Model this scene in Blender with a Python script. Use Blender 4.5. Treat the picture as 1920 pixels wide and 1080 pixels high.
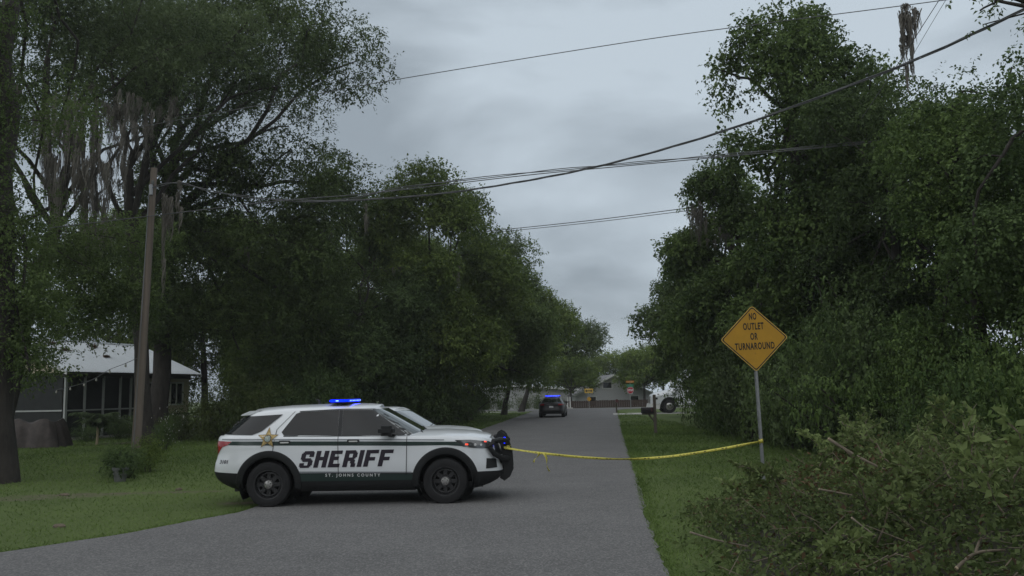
import bpy, bmesh, math, random
import numpy as np
from mathutils import Vector, Matrix
from mathutils.bvhtree import BVHTree
R = math.radians
scene = bpy.context.scene
for o in list(bpy.data.objects): bpy.data.objects.remove(o)
COL = scene.collection

# ------------------------------------------------------------------ camera
cam = bpy.data.cameras.new('camera'); camo = bpy.data.objects.new('camera', cam); COL.objects.link(camo)
cam.sensor_width = 36; cam.lens = 30.0; cam.clip_start = .1; cam.clip_end = 2000
camo.location = (0, 0, 1.88)
camo.rotation_mode = 'QUATERNION'
camo.rotation_quaternion = (Matrix.Rotation(math.pi/2 + math.atan(194.6/1600), 3, 'X') @ Matrix.Rotation(-.02, 3, 'Z')).to_quaternion()
scene.camera = camo

# ------------------------------------------------------------------ sky and sun
SUN_EL, SUN_AZ = R(56), R(200)          # azimuth clockwise from +Y: behind the camera, slightly left
world = bpy.data.worlds.new('World'); scene.world = world; world.use_nodes = True
nt = world.node_tree; nt.nodes.clear()
def N(t, k, **kw):
    n = t.nodes.new(k)
    for a, b in kw.items(): setattr(n, a, b)
    return n
wo = N(nt, 'ShaderNodeOutputWorld')
sky = N(nt, 'ShaderNodeTexSky', sky_type='NISHITA', sun_disc=False, sun_elevation=SUN_EL, sun_rotation=SUN_AZ)
sky.air_density = 1.0; sky.dust_density = 3.0; sky.ozone_density = 1.0
b1 = N(nt, 'ShaderNodeBackground'); b1.inputs[1].default_value = .07
nt.links.new(sky.outputs[0], b1.inputs[0])
tc = N(nt, 'ShaderNodeTexCoord'); mp = N(nt, 'ShaderNodeMapping'); mp.inputs['Scale'].default_value = (1, 1, 2.6); mp.inputs['Location'].default_value = (.35, .1, .25)
nz = N(nt, 'ShaderNodeTexNoise'); nz.inputs['Scale'].default_value = 2.6; nz.inputs['Detail'].default_value = 5; nz.inputs['Roughness'].default_value = .48; nz.inputs['Distortion'].default_value = .3
rp = N(nt, 'ShaderNodeValToRGB')
rp.color_ramp.elements[0].position = .39; rp.color_ramp.elements[0].color = (.295, .345, .392, 1)
rp.color_ramp.elements[1].position = .60; rp.color_ramp.elements[1].color = (.515, .592, .66, 1)
b2 = N(nt, 'ShaderNodeBackground'); b2.inputs[1].default_value = 1.1
mx = N(nt, 'ShaderNodeMixShader'); mx.inputs[0].default_value = .93
nt.links.new(tc.outputs['Generated'], mp.inputs[0]); nt.links.new(mp.outputs[0], nz.inputs[0]); nt.links.new(nz.outputs[0], rp.inputs[0])
nt.links.new(rp.outputs[0], b2.inputs[0]); nt.links.new(b1.outputs[0], mx.inputs[1]); nt.links.new(b2.outputs[0], mx.inputs[2]); nt.links.new(mx.outputs[0], wo.inputs[0])
sl = bpy.data.lights.new('sun', 'SUN'); sl.energy = 1.5; sl.angle = R(120); sl.color = (1, .97, .93)
so = bpy.data.objects.new('sun', sl); COL.objects.link(so)
d = Vector((math.sin(SUN_AZ)*math.cos(SUN_EL), math.cos(SUN_AZ)*math.cos(SUN_EL), math.sin(SUN_EL)))
so.rotation_euler = d.to_track_quat('Z', 'Y').to_euler(); so.location = (0, 0, 60)
vs = scene.view_settings; vs.view_transform = 'Standard'; vs.look = 'None'; vs.gamma = 1; vs.use_curve_mapping = False; vs.exposure = 0.0
scene.cycles.max_bounces = 6; scene.cycles.transparent_max_bounces = 8

# ------------------------------------------------------------------ materials
def mat(name, col, rough=.6, metal=0., var=0., scale=6., bump=0., bscale=None, spec=.4, emit=None, coat=0., stretch=None, col2=None):
    m = bpy.data.materials.new(name); m.use_nodes = True; t = m.node_tree; p = t.nodes['Principled BSDF']
    p.inputs['Base Color'].default_value = (*col, 1); p.inputs['Roughness'].default_value = rough; p.inputs['Metallic'].default_value = metal
    p.inputs['Specular IOR Level'].default_value = spec; p.inputs['Coat Weight'].default_value = coat; p.inputs['Coat Roughness'].default_value = .04
    if emit: p.inputs['Emission Color'].default_value = (*emit[0], 1); p.inputs['Emission Strength'].default_value = emit[1]
    if var or bump or col2:
        c = N(t, 'ShaderNodeTexCoord'); mpn = N(t, 'ShaderNodeMapping'); t.links.new(c.outputs['Object'], mpn.inputs[0])
        if stretch: mpn.inputs['Scale'].default_value = stretch
        n = N(t, 'ShaderNodeTexNoise'); n.inputs['Scale'].default_value = scale; n.inputs['Detail'].default_value = 6; n.inputs['Roughness'].default_value = .65
        t.links.new(mpn.outputs[0], n.inputs[0])
        if var or col2:
            r = N(t, 'ShaderNodeValToRGB'); r.color_ramp.elements[0].position = .3; r.color_ramp.elements[1].position = .7
            a = [c_*(1-var) for c_ in col]; b = list(col2) if col2 else [min(1, c_*(1+var)) for c_ in col]
            r.color_ramp.elements[0].color = (*a, 1); r.color_ramp.elements[1].color = (*b, 1)
            t.links.new(n.outputs[0], r.inputs[0]); t.links.new(r.outputs[0], p.inputs['Base Color'])
        if bump:
            n2 = N(t, 'ShaderNodeTexNoise'); n2.inputs['Scale'].default_value = bscale or scale*4; n2.inputs['Detail'].default_value = 5
            t.links.new(mpn.outputs[0], n2.inputs[0])
            bp = N(t, 'ShaderNodeBump'); bp.inputs['Strength'].default_value = bump; bp.inputs['Distance'].default_value = .03
            t.links.new(n2.outputs[0], bp.inputs['Height']); t.links.new(bp.outputs[0], p.inputs['Normal'])
    return m

def leafmat(name, dark, light, trans=.38, rough=.55):
    """leaf colour runs from one leaf tone to another by the leaf's own 'tint'"""
    m = bpy.data.materials.new(name); m.use_nodes = True; t = m.node_tree; p = t.nodes['Principled BSDF']; out = t.nodes['Material Output']
    a = N(t, 'ShaderNodeAttribute', attribute_name='tint'); oi = N(t, 'ShaderNodeObjectInfo')
    r = N(t, 'ShaderNodeValToRGB'); r.color_ramp.elements[0].color = (*dark, 1); r.color_ramp.elements[1].color = (*light, 1)
    t.links.new(a.outputs['Fac'], r.inputs[0])
    hs = N(t, 'ShaderNodeHueSaturation'); mr = N(t, 'ShaderNodeMapRange'); mr.inputs[3].default_value = .85; mr.inputs[4].default_value = 1.18
    t.links.new(oi.outputs['Random'], mr.inputs[0]); t.links.new(mr.outputs[0], hs.inputs['Value']); t.links.new(r.outputs[0], hs.inputs['Color'])
    t.links.new(hs.outputs[0], p.inputs['Base Color']); p.inputs['Roughness'].default_value = .65; p.inputs['Specular IOR Level'].default_value = .16
    tr = N(t, 'ShaderNodeBsdfTranslucent'); t.links.new(hs.outputs[0], tr.inputs[0])
    ms = N(t, 'ShaderNodeMixShader'); ms.inputs[0].default_value = trans
    t.links.new(p.outputs[0], ms.inputs[1]); t.links.new(tr.outputs[0], ms.inputs[2]); t.links.new(ms.outputs[0], out.inputs[0])
    return m

M = {}
M['oak'] = leafmat('oak_leaf', (.040, .064, .020), (.116, .162, .052))
M['oak2'] = leafmat('water_oak_leaf', (.038, .060, .024), (.116, .156, .066))
M['bright'] = leafmat('bright_leaf', (.050, .084, .020), (.155, .210, .050))
M['vine'] = leafmat('vine_leaf', (.042, .076, .023), (.142, .205, .060))
M['under'] = leafmat('understory_leaf', (.036, .060, .022), (.108, .158, .054))
M['yellowish'] = leafmat('yellow_green_leaf', (.045, .07, .02), (.12, .15, .05))
M['brush'] = leafmat('cut_branch_leaf', (.056, .086, .028), (.195, .245, .090))
M['brown_leaf'] = leafmat('withered_leaf', (.06, .04, .022), (.16, .10, .055))
M['grass'] = leafmat('grass_blade', (.062, .104, .024), (.146, .212, .056), trans=.3)
M['moss'] = leafmat('spanish_moss', (.095, .087, .074), (.20, .185, .16), trans=.2, rough=.9)
M['flower'] = leafmat('pale_flower', (.4, .38, .36), (.6, .58, .55))
M['bark'] = mat('oak_bark', (.036, .031, .027), .95, var=.45, scale=5, bump=.8, bscale=14, stretch=(1, 1, .35))
M['bark_grey'] = mat('grey_bark', (.062, .054, .046), .95, var=.4, scale=5, bump=.7, bscale=14, stretch=(1, 1, .3))
M['stick'] = mat('cut_stick', (.145, .118, .086), .9, var=.35, scale=9)
M['cutwood'] = mat('fresh_cut_wood', (.36, .29, .19), .8, var=.2, scale=20)
M['polewood'] = mat('weathered_pole_wood', (.15, .122, .10), .9, var=.3, scale=3, bump=.5, bscale=25, stretch=(3, 3, .12))
M['wire'] = mat('wire_insulation', (.085, .086, .088), .6, var=.2, scale=3)
M['wire_grey'] = mat('bare_aluminium_wire', (.16, .165, .17), .5, .4, var=.15, scale=2)
M['white_paint'] = mat('white_car_paint', (.66, .68, .70), .28, 0, var=.03, scale=1.5, spec=.5, coat=.7)
M['black_plastic'] = mat('black_plastic', (.012, .013, .014), .55, var=.25, scale=8, bump=.05, bscale=200)
M['glass'] = mat('tinted_glass', (.006, .007, .008), .03, var=.05, scale=2, spec=.42, coat=0)
M['windshield'] = mat('windshield_glass', (.05, .06, .06), .05, var=.05, scale=2, spec=.8, coat=1)
M['rubber'] = mat('tyre_rubber', (.014, .014, .015), .85, var=.3, scale=10, bump=.2, bscale=60)
M['rim'] = mat('black_steel_rim', (.05, .05, .052), .38, .6, var=.25, scale=8)
M['chrome'] = mat('brushed_chrome', (.45, .44, .43), .28, .9, var=.15, scale=20)
M['green_stripe'] = mat('dark_green_vinyl', (.018, .035, .031), .3, var=.08, scale=3, coat=.4)
M['grey_stripe'] = mat('grey_vinyl', (.20, .215, .23), .3, var=.06, scale=3, coat=.3)
M['letter'] = mat('plum_black_vinyl', (.022, .016, .026), .35, var=.1, scale=5)
M['gold'] = mat('gold_vinyl', (.36, .24, .07), .45, .3, var=.45, scale=28, col2=(.5, .38, .17))
M['gold_line'] = mat('dark_gold_line', (.10, .062, .02), .5, var=.3, scale=30)
M['seal'] = mat('teal_seal', (.10, .24, .25), .4, var=.6, scale=30, col2=(.42, .44, .38))
M['red_lens'] = mat('red_lamp_lens', (.30, .012, .018), .15, var=.2, scale=5, coat=.6)
M['clear_lens'] = mat('smoked_lamp_lens', (.045, .047, .05), .08, var=.3, scale=12, coat=1, spec=.7)
M['blue_lit'] = mat('lit_blue_led', (.0, .01, .5), .3, var=.1, scale=5, emit=((.0, .012, 1.0), 4.5))
M['blue_hot'] = mat('lit_blue_led_core', (.1, .2, .8), .3, var=.1, scale=5, emit=((.09, .17, 1.0), 7))
M['red_lit'] = mat('lit_amber_marker', (.5, .03, .01), .3, var=.1, scale=5, emit=((1, .07, .03), 1.6))
M['dark_paint'] = mat('charcoal_car_paint', (.014, .014, .016), .35, 0, var=.1, scale=2, coat=.3)
M['asphalt_dark'] = mat('seam_black', (.006, .006, .007), .8, var=.2, scale=9)
M['sign_yellow'] = mat('sign_yellow', (.44, .235, .02), .5, var=.10, scale=4)
M['sign_edge'] = mat('sign_edge_yellow', (.52, .34, .07), .5, var=.08, scale=4)
M['sign_black'] = mat('sign_black_paint', (.016, .013, .012), .6, var=.2, scale=9)
M['galv'] = mat('galvanised_steel', (.30, .31, .32), .5, .6, var=.2, scale=9)
M['tin_roof'] = mat('pale_tin_roof', (.56, .59, .61), .5, .1, var=.10, scale=1.2)
M['tin_cap'] = mat('tin_ridge_cap', (.40, .43, .44), .5, .2, var=.15, scale=3)
M['beige_wall'] = mat('beige_wall_paint', (.50, .44, .33), .85, var=.1, scale=1.5, bump=.1, bscale=30)
M['beige_low'] = mat('pale_stone_wainscot', (.38, .36, .30), .9, var=.25, scale=4, bump=.3, bscale=12)
M['trim_dark'] = mat('dark_trim', (.05, .045, .04), .8, var=.2, scale=4)
M['trim_white'] = mat('white_trim', (.62, .62, .60), .6, var=.06, scale=4)
M['post_grey'] = mat('grey_post_paint', (.36, .37, .36), .7, var=.1, scale=4)
M['screen'] = mat('dark_insect_screen', (.018, .02, .02), .8, var=.2, scale=3)
M['tarp'] = mat('brown_tarp', (.062, .05, .046), .75, var=.35, scale=4, bump=.5, bscale=6)
M['wall_far'] = mat('white_lap_siding', (.46, .46, .47), .7, var=.06, scale=2, bump=.3, bscale=3, stretch=(.05, .05, 8))
M['fence'] = mat('dark_red_brown_fence', (.058, .040, .034), .9, var=.3, scale=2, stretch=(6, 6, .3))
M['shingle'] = mat('grey_shingle', (.17, .17, .17), .9, var=.25, scale=6)
M['concrete'] = mat('pale_concrete', (.36, .35, .32), .9, var=.2, scale=1.5, bump=.2, bscale=30)
M['dark_metal'] = mat('black_mailbox_metal', (.02, .018, .02), .4, .3, var=.2, scale=5)
M['postwood'] = mat('mailbox_post_wood', (.10, .085, .07), .9, var=.3, scale=5, stretch=(3, 3, .3))
M['stop_red'] = mat('stop_sign_red', (.36, .02, .04), .5, var=.08, scale=4)
M['sign_white'] = mat('sign_white', (.65, .65, .65), .5, var=.05, scale=4)
M['sign_green'] = mat('street_sign_green', (.02, .16, .09), .5, var=.08, scale=4)
M['sign_orange'] = mat('orange_sign', (.36, .16, .04), .5, var=.08, scale=4)
M['terracotta'] = mat('grey_pot', (.12, .125, .12), .9, var=.3, scale=9)
M['bulb'] = mat('bulb_glass', (.35, .34, .30), .15, var=.1, scale=9)
M['red_brown'] = mat('dark_red_metal', (.09, .025, .025), .5, var=.2, scale=6)
def tapemat():
    m = mat('caution_tape', (.58, .52, .09), .45); t = m.node_tree; p = t.nodes['Principled BSDF']
    uv = N(t, 'ShaderNodeUVMap'); b = N(t, 'ShaderNodeTexBrick'); mp_ = N(t, 'ShaderNodeMapping')
    b.inputs['Color1'].default_value = (.58, .52, .09, 1); b.inputs['Color2'].default_value = (.03, .03, .02, 1); b.inputs['Mortar'].default_value = (.58, .52, .09, 1)
    b.inputs['Scale'].default_value = 1; b.inputs['Brick Width'].default_value = .06; b.inputs['Row Height'].default_value = 3; b.inputs['Mortar Size'].default_value = .012; b.inputs['Bias'].default_value = -.1; b.offset = 0
    t.links.new(uv.outputs[0], mp_.inputs[0]); t.links.new(mp_.outputs[0], b.inputs[0])
    s = N(t, 'ShaderNodeSeparateXYZ'); t.links.new(uv.outputs[0], s.inputs[0])
    m1 = N(t, 'ShaderNodeMath', operation='COMPARE'); m1.inputs[1].default_value = .5; m1.inputs[2].default_value = .22; t.links.new(s.outputs[1], m1.inputs[0])
    mc = N(t, 'ShaderNodeMix', data_type='RGBA'); mc.inputs[6].default_value = (.58, .52, .09, 1)
    t.links.new(m1.outputs[0], mc.inputs[0]); t.links.new(b.outputs[0], mc.inputs[7]); t.links.new(mc.outputs[2], p.inputs['Base Color'])
    return m
M['tape'] = tapemat()

def groundmat(name, kind):
    m = bpy.data.materials.new(name); m.use_nodes = True; t = m.node_tree; p = t.nodes['Principled BSDF']; p.inputs['Roughness'].default_value = .95; p.inputs['Specular IOR Level'].default_value = .2
    c = N(t, 'ShaderNodeTexCoord')
    def noise(s, det=6, ro=.6):
        n = N(t, 'ShaderNodeTexNoise'); n.inputs['Scale'].default_value = s; n.inputs['Detail'].default_value = det; n.inputs['Roughness'].default_value = ro; t.links.new(c.outputs['Object'], n.inputs[0]); return n
    def ramp(src, stops):
        r = N(t, 'ShaderNodeValToRGB'); cr = r.color_ramp
        while len(cr.elements) < len(stops): cr.elements.new(.5)
        for e, (q, col) in zip(cr.elements, stops): e.position = q; e.color = (*col, 1)
        t.links.new(src, r.inputs[0]); return r
    def mix(f, a, b):
        x = N(t, 'ShaderNodeMix', data_type='RGBA'); t.links.new(f, x.inputs[0]); t.links.new(a, x.inputs[6]); t.links.new(b, x.inputs[7]); return x.outputs[2]
    if kind == 'grass':
        g1 = ramp(noise(.35).outputs[0], [(.3, (.062, .096, .027)), (.7, (.126, .172, .05))])
        g2 = ramp(noise(16).outputs[0], [(.3, (.05, .074, .023)), (.7, (.116, .148, .05))])
        x = N(t, 'ShaderNodeMix', data_type='RGBA'); x.inputs[0].default_value = .5; t.links.new(g1.outputs[0], x.inputs[6]); t.links.new(g2.outputs[0], x.inputs[7])
        soil = ramp(noise(5).outputs[0], [(.3, (.085, .068, .05)), (.7, (.17, .145, .11))])
        at_ = N(t, 'ShaderNodeAttribute', attribute_name='bare')
        nn = noise(2.2); ma = N(t, 'ShaderNodeMath', operation='MULTIPLY_ADD'); ma.inputs[1].default_value = 1.35; t.links.new(nn.outputs[0], ma.inputs[0]); t.links.new(at_.outputs['Fac'], ma.inputs[2])
        f = N(t, 'ShaderNodeMapRange'); f.inputs[1].default_value = 1.2; f.inputs[2].default_value = 1.75; t.links.new(ma.outputs[0], f.inputs[0])
        t.links.new(mix(f.outputs[0], x.outputs[2], soil.outputs[0]), p.inputs['Base Color']); bs, bd = 30, .05
    else:
        a = ramp(noise(.45, 8, .72).outputs[0], [(.34, (.118, .115, .114)), (.7, (.185, .18, .177))])
        v = N(t, 'ShaderNodeTexVoronoi'); v.inputs['Scale'].default_value = 55; t.links.new(c.outputs['Object'], v.inputs[0])
        sp = ramp(v.outputs['Color'], [(.25, (.06, .06, .062)), (.6, (.145, .142, .14)), (.95, (.32, .312, .30))])
        x = N(t, 'ShaderNodeMix', data_type='RGBA'); x.inputs[0].default_value = .45; t.links.new(a.outputs[0], x.inputs[6]); t.links.new(sp.outputs[0], x.inputs[7])
        t.links.new(x.outputs[2], p.inputs['Base Color']); bs, bd = 70, .012; p.inputs['Roughness'].default_value = .85
    n2 = noise(bs, 4); bp = N(t, 'ShaderNodeBump'); bp.inputs['Strength'].default_value = .7; bp.inputs['Distance'].default_value = bd
    t.links.new(n2.outputs[0], bp.inputs['Height']); t.links.new(bp.outputs[0], p.inputs['Normal'])
    return m
M['ground'] = groundmat('lawn_and_soil', 'grass'); M['asphalt'] = groundmat('grey_asphalt', 'road')

# ------------------------------------------------------------------ object helpers
def link(name, me, m=None, parent=None, smooth=False):
    o = bpy.data.objects.new(name, me); COL.objects.link(o)
    if m is not None and not me.materials: me.materials.append(M[m] if isinstance(m, str) else m)
    if parent is not None: o.parent = parent
    if smooth: me.shade_smooth()
    return o
def empty(name, loc=(0, 0, 0), rz=0.):
    o = bpy.data.objects.new(name, None); COL.objects.link(o); o.location = loc; o.rotation_euler = (0, 0, rz); o.empty_display_size = .2; return o
def tag(o, label=None, cat=None, group=None, kind=None):
    if label: o['label'] = label
    if cat: o['category'] = cat
    if group: o['group'] = group
    if kind: o['kind'] = kind
    return o
def copy_tree(o, parent=None, skip=()):
    c = o.copy(); COL.objects.link(c); c.parent = parent
    for ch in list(o.children):
        if ch.name.split('.')[0] not in skip: copy_tree(ch, c, skip)
    return c
def npmesh(name, V, F, tint=None, uv=None):
    V = np.ascontiguousarray(V, dtype=np.float32); F = np.ascontiguousarray(F, dtype=np.int32); k = F.shape[1]
    me = bpy.data.meshes.new(name); me.vertices.add(len(V)); me.vertices.foreach_set('co', V.ravel())
    me.loops.add(F.size); me.loops.foreach_set('vertex_index', F.ravel())
    me.polygons.add(len(F)); me.polygons.foreach_set('loop_start', np.arange(0, F.size, k, dtype=np.int32))
    me.update(calc_edges=True)
    if tint is not None:
        a = me.attributes.new('tint', 'FLOAT', 'FACE'); a.data.foreach_set('value', np.ascontiguousarray(tint, dtype=np.float32))
    return me
class MB:
    def __init__(s): s.v = []; s.f = []
    def add(s, vs, fs):
        b = len(s.v); s.v += [tuple(v) for v in vs]; s.f += [tuple(b+i for i in f) for f in fs]; return s
    def box(s, c, d, rz=0, mtx=None, bev=0.):
        x, y, z = [q/2 for q in d]
        if bev:
            bm = bmesh.new(); bmesh.ops.create_cube(bm, size=1, matrix=Matrix.Diagonal((d[0], d[1], d[2], 1)))
            bmesh.ops.bevel(bm, geom=list(bm.edges), offset=bev, segments=2, affect='EDGES'); bm.verts.index_update()
            vs = [v.co.copy() for v in bm.verts]; fs = [[v.index for v in f.verts] for f in bm.faces]; bm.free()
        else:
            vs = [Vector((i*x, j*y, k*z)) for i in (-1, 1) for j in (-1, 1) for k in (-1, 1)]
            fs = [(0, 1, 3, 2), (4, 6, 7, 5), (0, 4, 5, 1), (2, 3, 7, 6), (0, 2, 6, 4), (1, 5, 7, 3)]
        mm = mtx or Matrix.Rotation(rz, 3, 'Z')
        return s.add([mm @ v + Vector(c) for v in vs], fs)
    def tube(s, pts, r, n=8, cap=True):
        pts = [Vector(p) for p in pts]; r = r if hasattr(r, '__len__') else [r]*len(pts); b = len(s.v); up = Vector((.13, .31, .94))
        for i, p in enumerate(pts):
            t = (pts[min(i+1, len(pts)-1)] - pts[max(i-1, 0)]).normalized(); u = t.cross(up)
            if u.length < .05: u = t.cross(Vector((1, .2, 0)))
            u.normalize(); w = t.cross(u)
            for k in range(n):
                a = 2*math.pi*k/n; s.v.append(tuple(p + (u*math.cos(a) + w*math.sin(a))*r[i]))
        for i in range(len(pts)-1):
            for k in range(n): s.f.append((b+i*n+k, b+i*n+(k+1) % n, b+(i+1)*n+(k+1) % n, b+(i+1)*n+k))
        if cap: s.f.append(tuple(b+k for k in range(n))[::-1]); s.f.append(tuple(b+(len(pts)-1)*n+k for k in range(n)))
        return s
    def lathe(s, prof, n=32, axis='Z', c=(0, 0, 0)):
        b = len(s.v)
        for (r, h) in prof:
            for k in range(n):
                a = 2*math.pi*k/n; u, w = r*math.cos(a), r*math.sin(a)
                p = (u, w, h) if axis == 'Z' else ((u, h, w) if axis == 'Y' else (h, u, w))
                s.v.append((p[0]+c[0], p[1]+c[1], p[2]+c[2]))
        for i in range(len(prof)-1):
            for k in range(n): s.f.append((b+i*n+k, b+i*n+(k+1) % n, b+(i+1)*n+(k+1) % n, b+(i+1)*n+k))
        return s
    def prism(s, poly, a, b, axis='Y'):
        n = len(poly); o = len(s.v)
        for h in (a, b):
            for (u, w) in poly: s.v.append({'Y': (u, h, w), 'X': (h, u, w), 'Z': (u, w, h)}[axis])
        s.f.append(tuple(o+i for i in range(n))); s.f.append(tuple(o+n+i for i in range(n))[::-1])
        for i in range(n): s.f.append((o+i, o+n+i, o+n+(i+1) % n, o+(i+1) % n))
        return s
    def build(s, name, m, parent=None, smooth=False, fixn=True):
        me = bpy.data.meshes.new(name); me.from_pydata(s.v, [], s.f); me.update()
        if fixn:
            bm = bmesh.new(); bm.from_mesh(me); bmesh.ops.recalc_face_normals(bm, faces=bm.faces); bm.to_mesh(me); bm.free()
        o = link(name, me, m, parent)
        if smooth: me.shade_smooth(); me.set_sharp_from_angle(angle=R(40))
        return o
def textmesh(txt, size, shear=0., offset=0., align='CENTER', space=1.):
    cu = bpy.data.curves.new('t', 'FONT'); cu.body = txt; cu.size = size; cu.shear = shear; cu.offset = offset; cu.align_x = align; cu.align_y = 'CENTER'; cu.space_character = space; cu.resolution_u = 3
    o = bpy.data.objects.new('t', cu); COL.objects.link(o); dg = bpy.context.evaluated_depsgraph_get()
    me = bpy.data.meshes.new_from_object(o.evaluated_get(dg)); vs = [tuple(v.co) for v in me.vertices]; fs = [tuple(p.vertices) for p in me.polygons]
    bpy.data.objects.remove(o); bpy.data.curves.remove(cu); bpy.data.meshes.remove(me); return vs, fs
def lerp(x, tab):
    return float(np.interp(x, [a for a, b in tab], [b for a, b in tab]))

# ================================================================== SETTING
ROAD_L = [(-60, -18.5), (0, -14.5), (6, -11.2), (9, -8.6), (11, -6.5), (12.1, -5.65), (14.2, -4.6), (18, -4.1), (40.5, -2.1), (82, 1.8), (84, .6), (86, -3)]
ROAD_R = [(-60, -.2), (0, .85), (8.9, 1.52), (13.5, 1.97), (20.6, 2.82), (72.4, 8.6), (80, 9.5), (83, 10.6), (86, 14)]
rl = lambda y: lerp(y, ROAD_L)
rr = lambda y: lerp(y, ROAD_R)
def gz(x, y):   # the land drops a little beyond the cross street
    return -1.0*min(1, max(0, (y-93)/12.))
BARE = [(-8.6, 17.5, 2.0, .55), (-9.6, 17.0, 1.6, .5), (-6.9, 17.6, 1.4, .45), (-11.2, 16.2, 1.0, .8), (-4.7, 15.6, 1.0, .55), (-16.5, 37.5, 2.6, 1.2)]
def bare(x, y):
    return max([math.exp(-((x-a)/c)**2 - ((y-b)/e)**2) for a, b, c, e in BARE])
xs = np.unique(np.concatenate([np.linspace(-400, -40, 13), np.linspace(-40, 14, 136), np.linspace(14, 400, 14)]))
ys = np.unique(np.concatenate([np.linspace(-200, 0, 9), np.linspace(0, 50, 126), np.linspace(50, 120, 36), np.linspace(120, 600, 13)]))
V = np.array([(x, y, gz(x, y)) for y in ys for x in xs]); nx = len(xs)
F = np.array([(j*nx+i, j*nx+i+1, (j+1)*nx+i+1, (j+1)*nx+i) for j in range(len(ys)-1) for i in range(nx-1)])
me = npmesh('ground', V, F); a = me.attributes.new('bare', 'FLOAT', 'POINT'); a.data.foreach_set('value', np.array([bare(x, y) for x, y, z in V], dtype=np.float32))
tag(link('ground', me, 'ground', smooth=True), kind='structure')

rng = np.random.default_rng(11)
def sheet(name, rows, z, m):
    vs = []; fs = []
    for (y, x0, x1) in rows: vs += [(x0, y, z), (x1, y, z)]
    for i in range(len(rows)-1): fs.append((2*i, 2*i+1, 2*i+3, 2*i+2))
    me = bpy.data.meshes.new(name); me.from_pydata(vs, [], fs); return tag(link(name, me, m), kind='structure')
yy = np.concatenate([np.arange(-60, 6, 2.), np.arange(6, 30, .18), np.arange(30, 86, .6)])
wob = lambda: float(rng.normal(0, .02))
rows = []; wl = wr = 0
for y in yy:
    wl = wl*.86 + wob(); wr = wr*.86 + wob(); rows.append((float(y), rl(y)+wl, rr(y)+wr))
sheet('road', rows, .012, 'asphalt')
# cross street at the end of the road
sheet('cross_street', [(84.5, -60, 70), (91.2, -60, 70)], .008, 'asphalt')
sheet('driveway', [(64.6, 7.45, 26), (65.5, 7.5, 26), (68.2, 7.8, 26), (68.9, 7.9, 26)], .02, 'concrete')
sheet('side_path', [(79.2, -12, 1.3), (80.6, -12, 1.45)], .016, 'concrete')

# ================================================================== VEGETATION TOOLS
def unit(a): return a/np.maximum(np.linalg.norm(a, axis=-1, keepdims=True), 1e-6)
def leafquads(P, D, S, rng, wid=.5, droop=.15, upbias=.6, nrm=None):
    n = len(P); up = unit(rng.normal(0, 1, (n, 3)) + np.array([0, 0, upbias*2])) if nrm is None else unit(rng.normal(0, .36, (n, 3)) + nrm*.9 + np.array([0, 0, .55])); D = unit(D)
    side = unit(np.cross(D, up)); nor = np.cross(side, D); S = S[:, None]
    a = P; tip = P + D*S - np.array([0, 0, 1.])*droop*S; mid = P + D*S*.48 + nor*S*.08
    V = np.stack([a, mid+side*S*wid*.5, tip, mid-side*S*wid*.5], 1).reshape(-1, 3)
    return V, np.arange(4*n).reshape(n, 4)
def crown_mesh(name, pads, dens, leaf, seed, per=7, twig=.5, shell=(.66, 1.04), droop=.2, wid=.5, tintj=.25, zflat=.0):
    rng = np.random.default_rng(seed); P = []; D = []; T = []; NN = []
    for (cx, cy, cz, rx, ry, rz) in pads:
        area = 4*math.pi*((rx*ry)**1.6/3 + (rx*rz)**1.6/3 + (ry*rz)**1.6/3)**(1/1.6)
        nt_ = max(3, int(dens*area/per)); dr = unit(rng.normal(0, 1, (nt_, 3)) + np.array([0, 0, .25]))
        rad = rng.uniform(shell[0], shell[1], (nt_, 1))*(1+.18*rng.normal(0, 1, (nt_, 1)))
        o = np.array([cx, cy, cz]) + dr*rad*np.array([rx, ry, rz])
        td = unit(dr*.8 + rng.normal(0, .55, (nt_, 3)) - np.array([0, 0, droop])); L = twig*rng.uniform(.5, 1.3, (nt_, 1, 1))
        k = (np.arange(per)+.5)/per
        p = o[:, None, :] + td[:, None, :]*L*k[None, :, None] + rng.normal(0, .05*twig, (nt_, per, 3)); p[:, :, 2] -= (.25*droop*L[:, :, 0]*(k**2)[None, :])
        dd = td[:, None, :]*.5 + rng.normal(0, .75, (nt_, per, 3)) - np.array([0, 0, .15])
        P.append(p.reshape(-1, 3)); D.append(dd.reshape(-1, 3)); NN.append(np.repeat(dr, per, axis=0)); T.append(np.repeat(rng.uniform(.15, .95) + rng.normal(0, .1, nt_), per))
    P = np.concatenate(P); D = np.concatenate(D); T = np.clip(np.concatenate(T) + rng.normal(0, tintj*.6, len(P)), 0, 1)
    S = leaf*rng.uniform(.65, 1.3, len(P)); keep = P[:, 2] > .03; NN = np.concatenate(NN)[keep]; P, D, S, T = P[keep], D[keep], S[keep], T[keep]
    V, F = leafquads(P, D, S, rng, wid, nrm=NN); return npmesh(name, V, F, T)
def dome(c, Rr, n, pr, rng, lo=-.4, inner=.5):
    out = []
    while len(out) < n:
        d_ = rng.normal(0, 1, 3); d_ /= np.linalg.norm(d_)
        if d_[2] < lo: continue
        q = rng.uniform(inner, 1.0); s = pr*rng.uniform(.65, 1.3)
        out.append((c[0]+d_[0]*Rr[0]*q, c[1]+d_[1]*Rr[1]*q, c[2]+d_[2]*Rr[2]*q, s*rng.uniform(.9, 1.25), s*rng.uniform(.9, 1.25), s*rng.uniform(.6, .85)))
    return out
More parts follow.
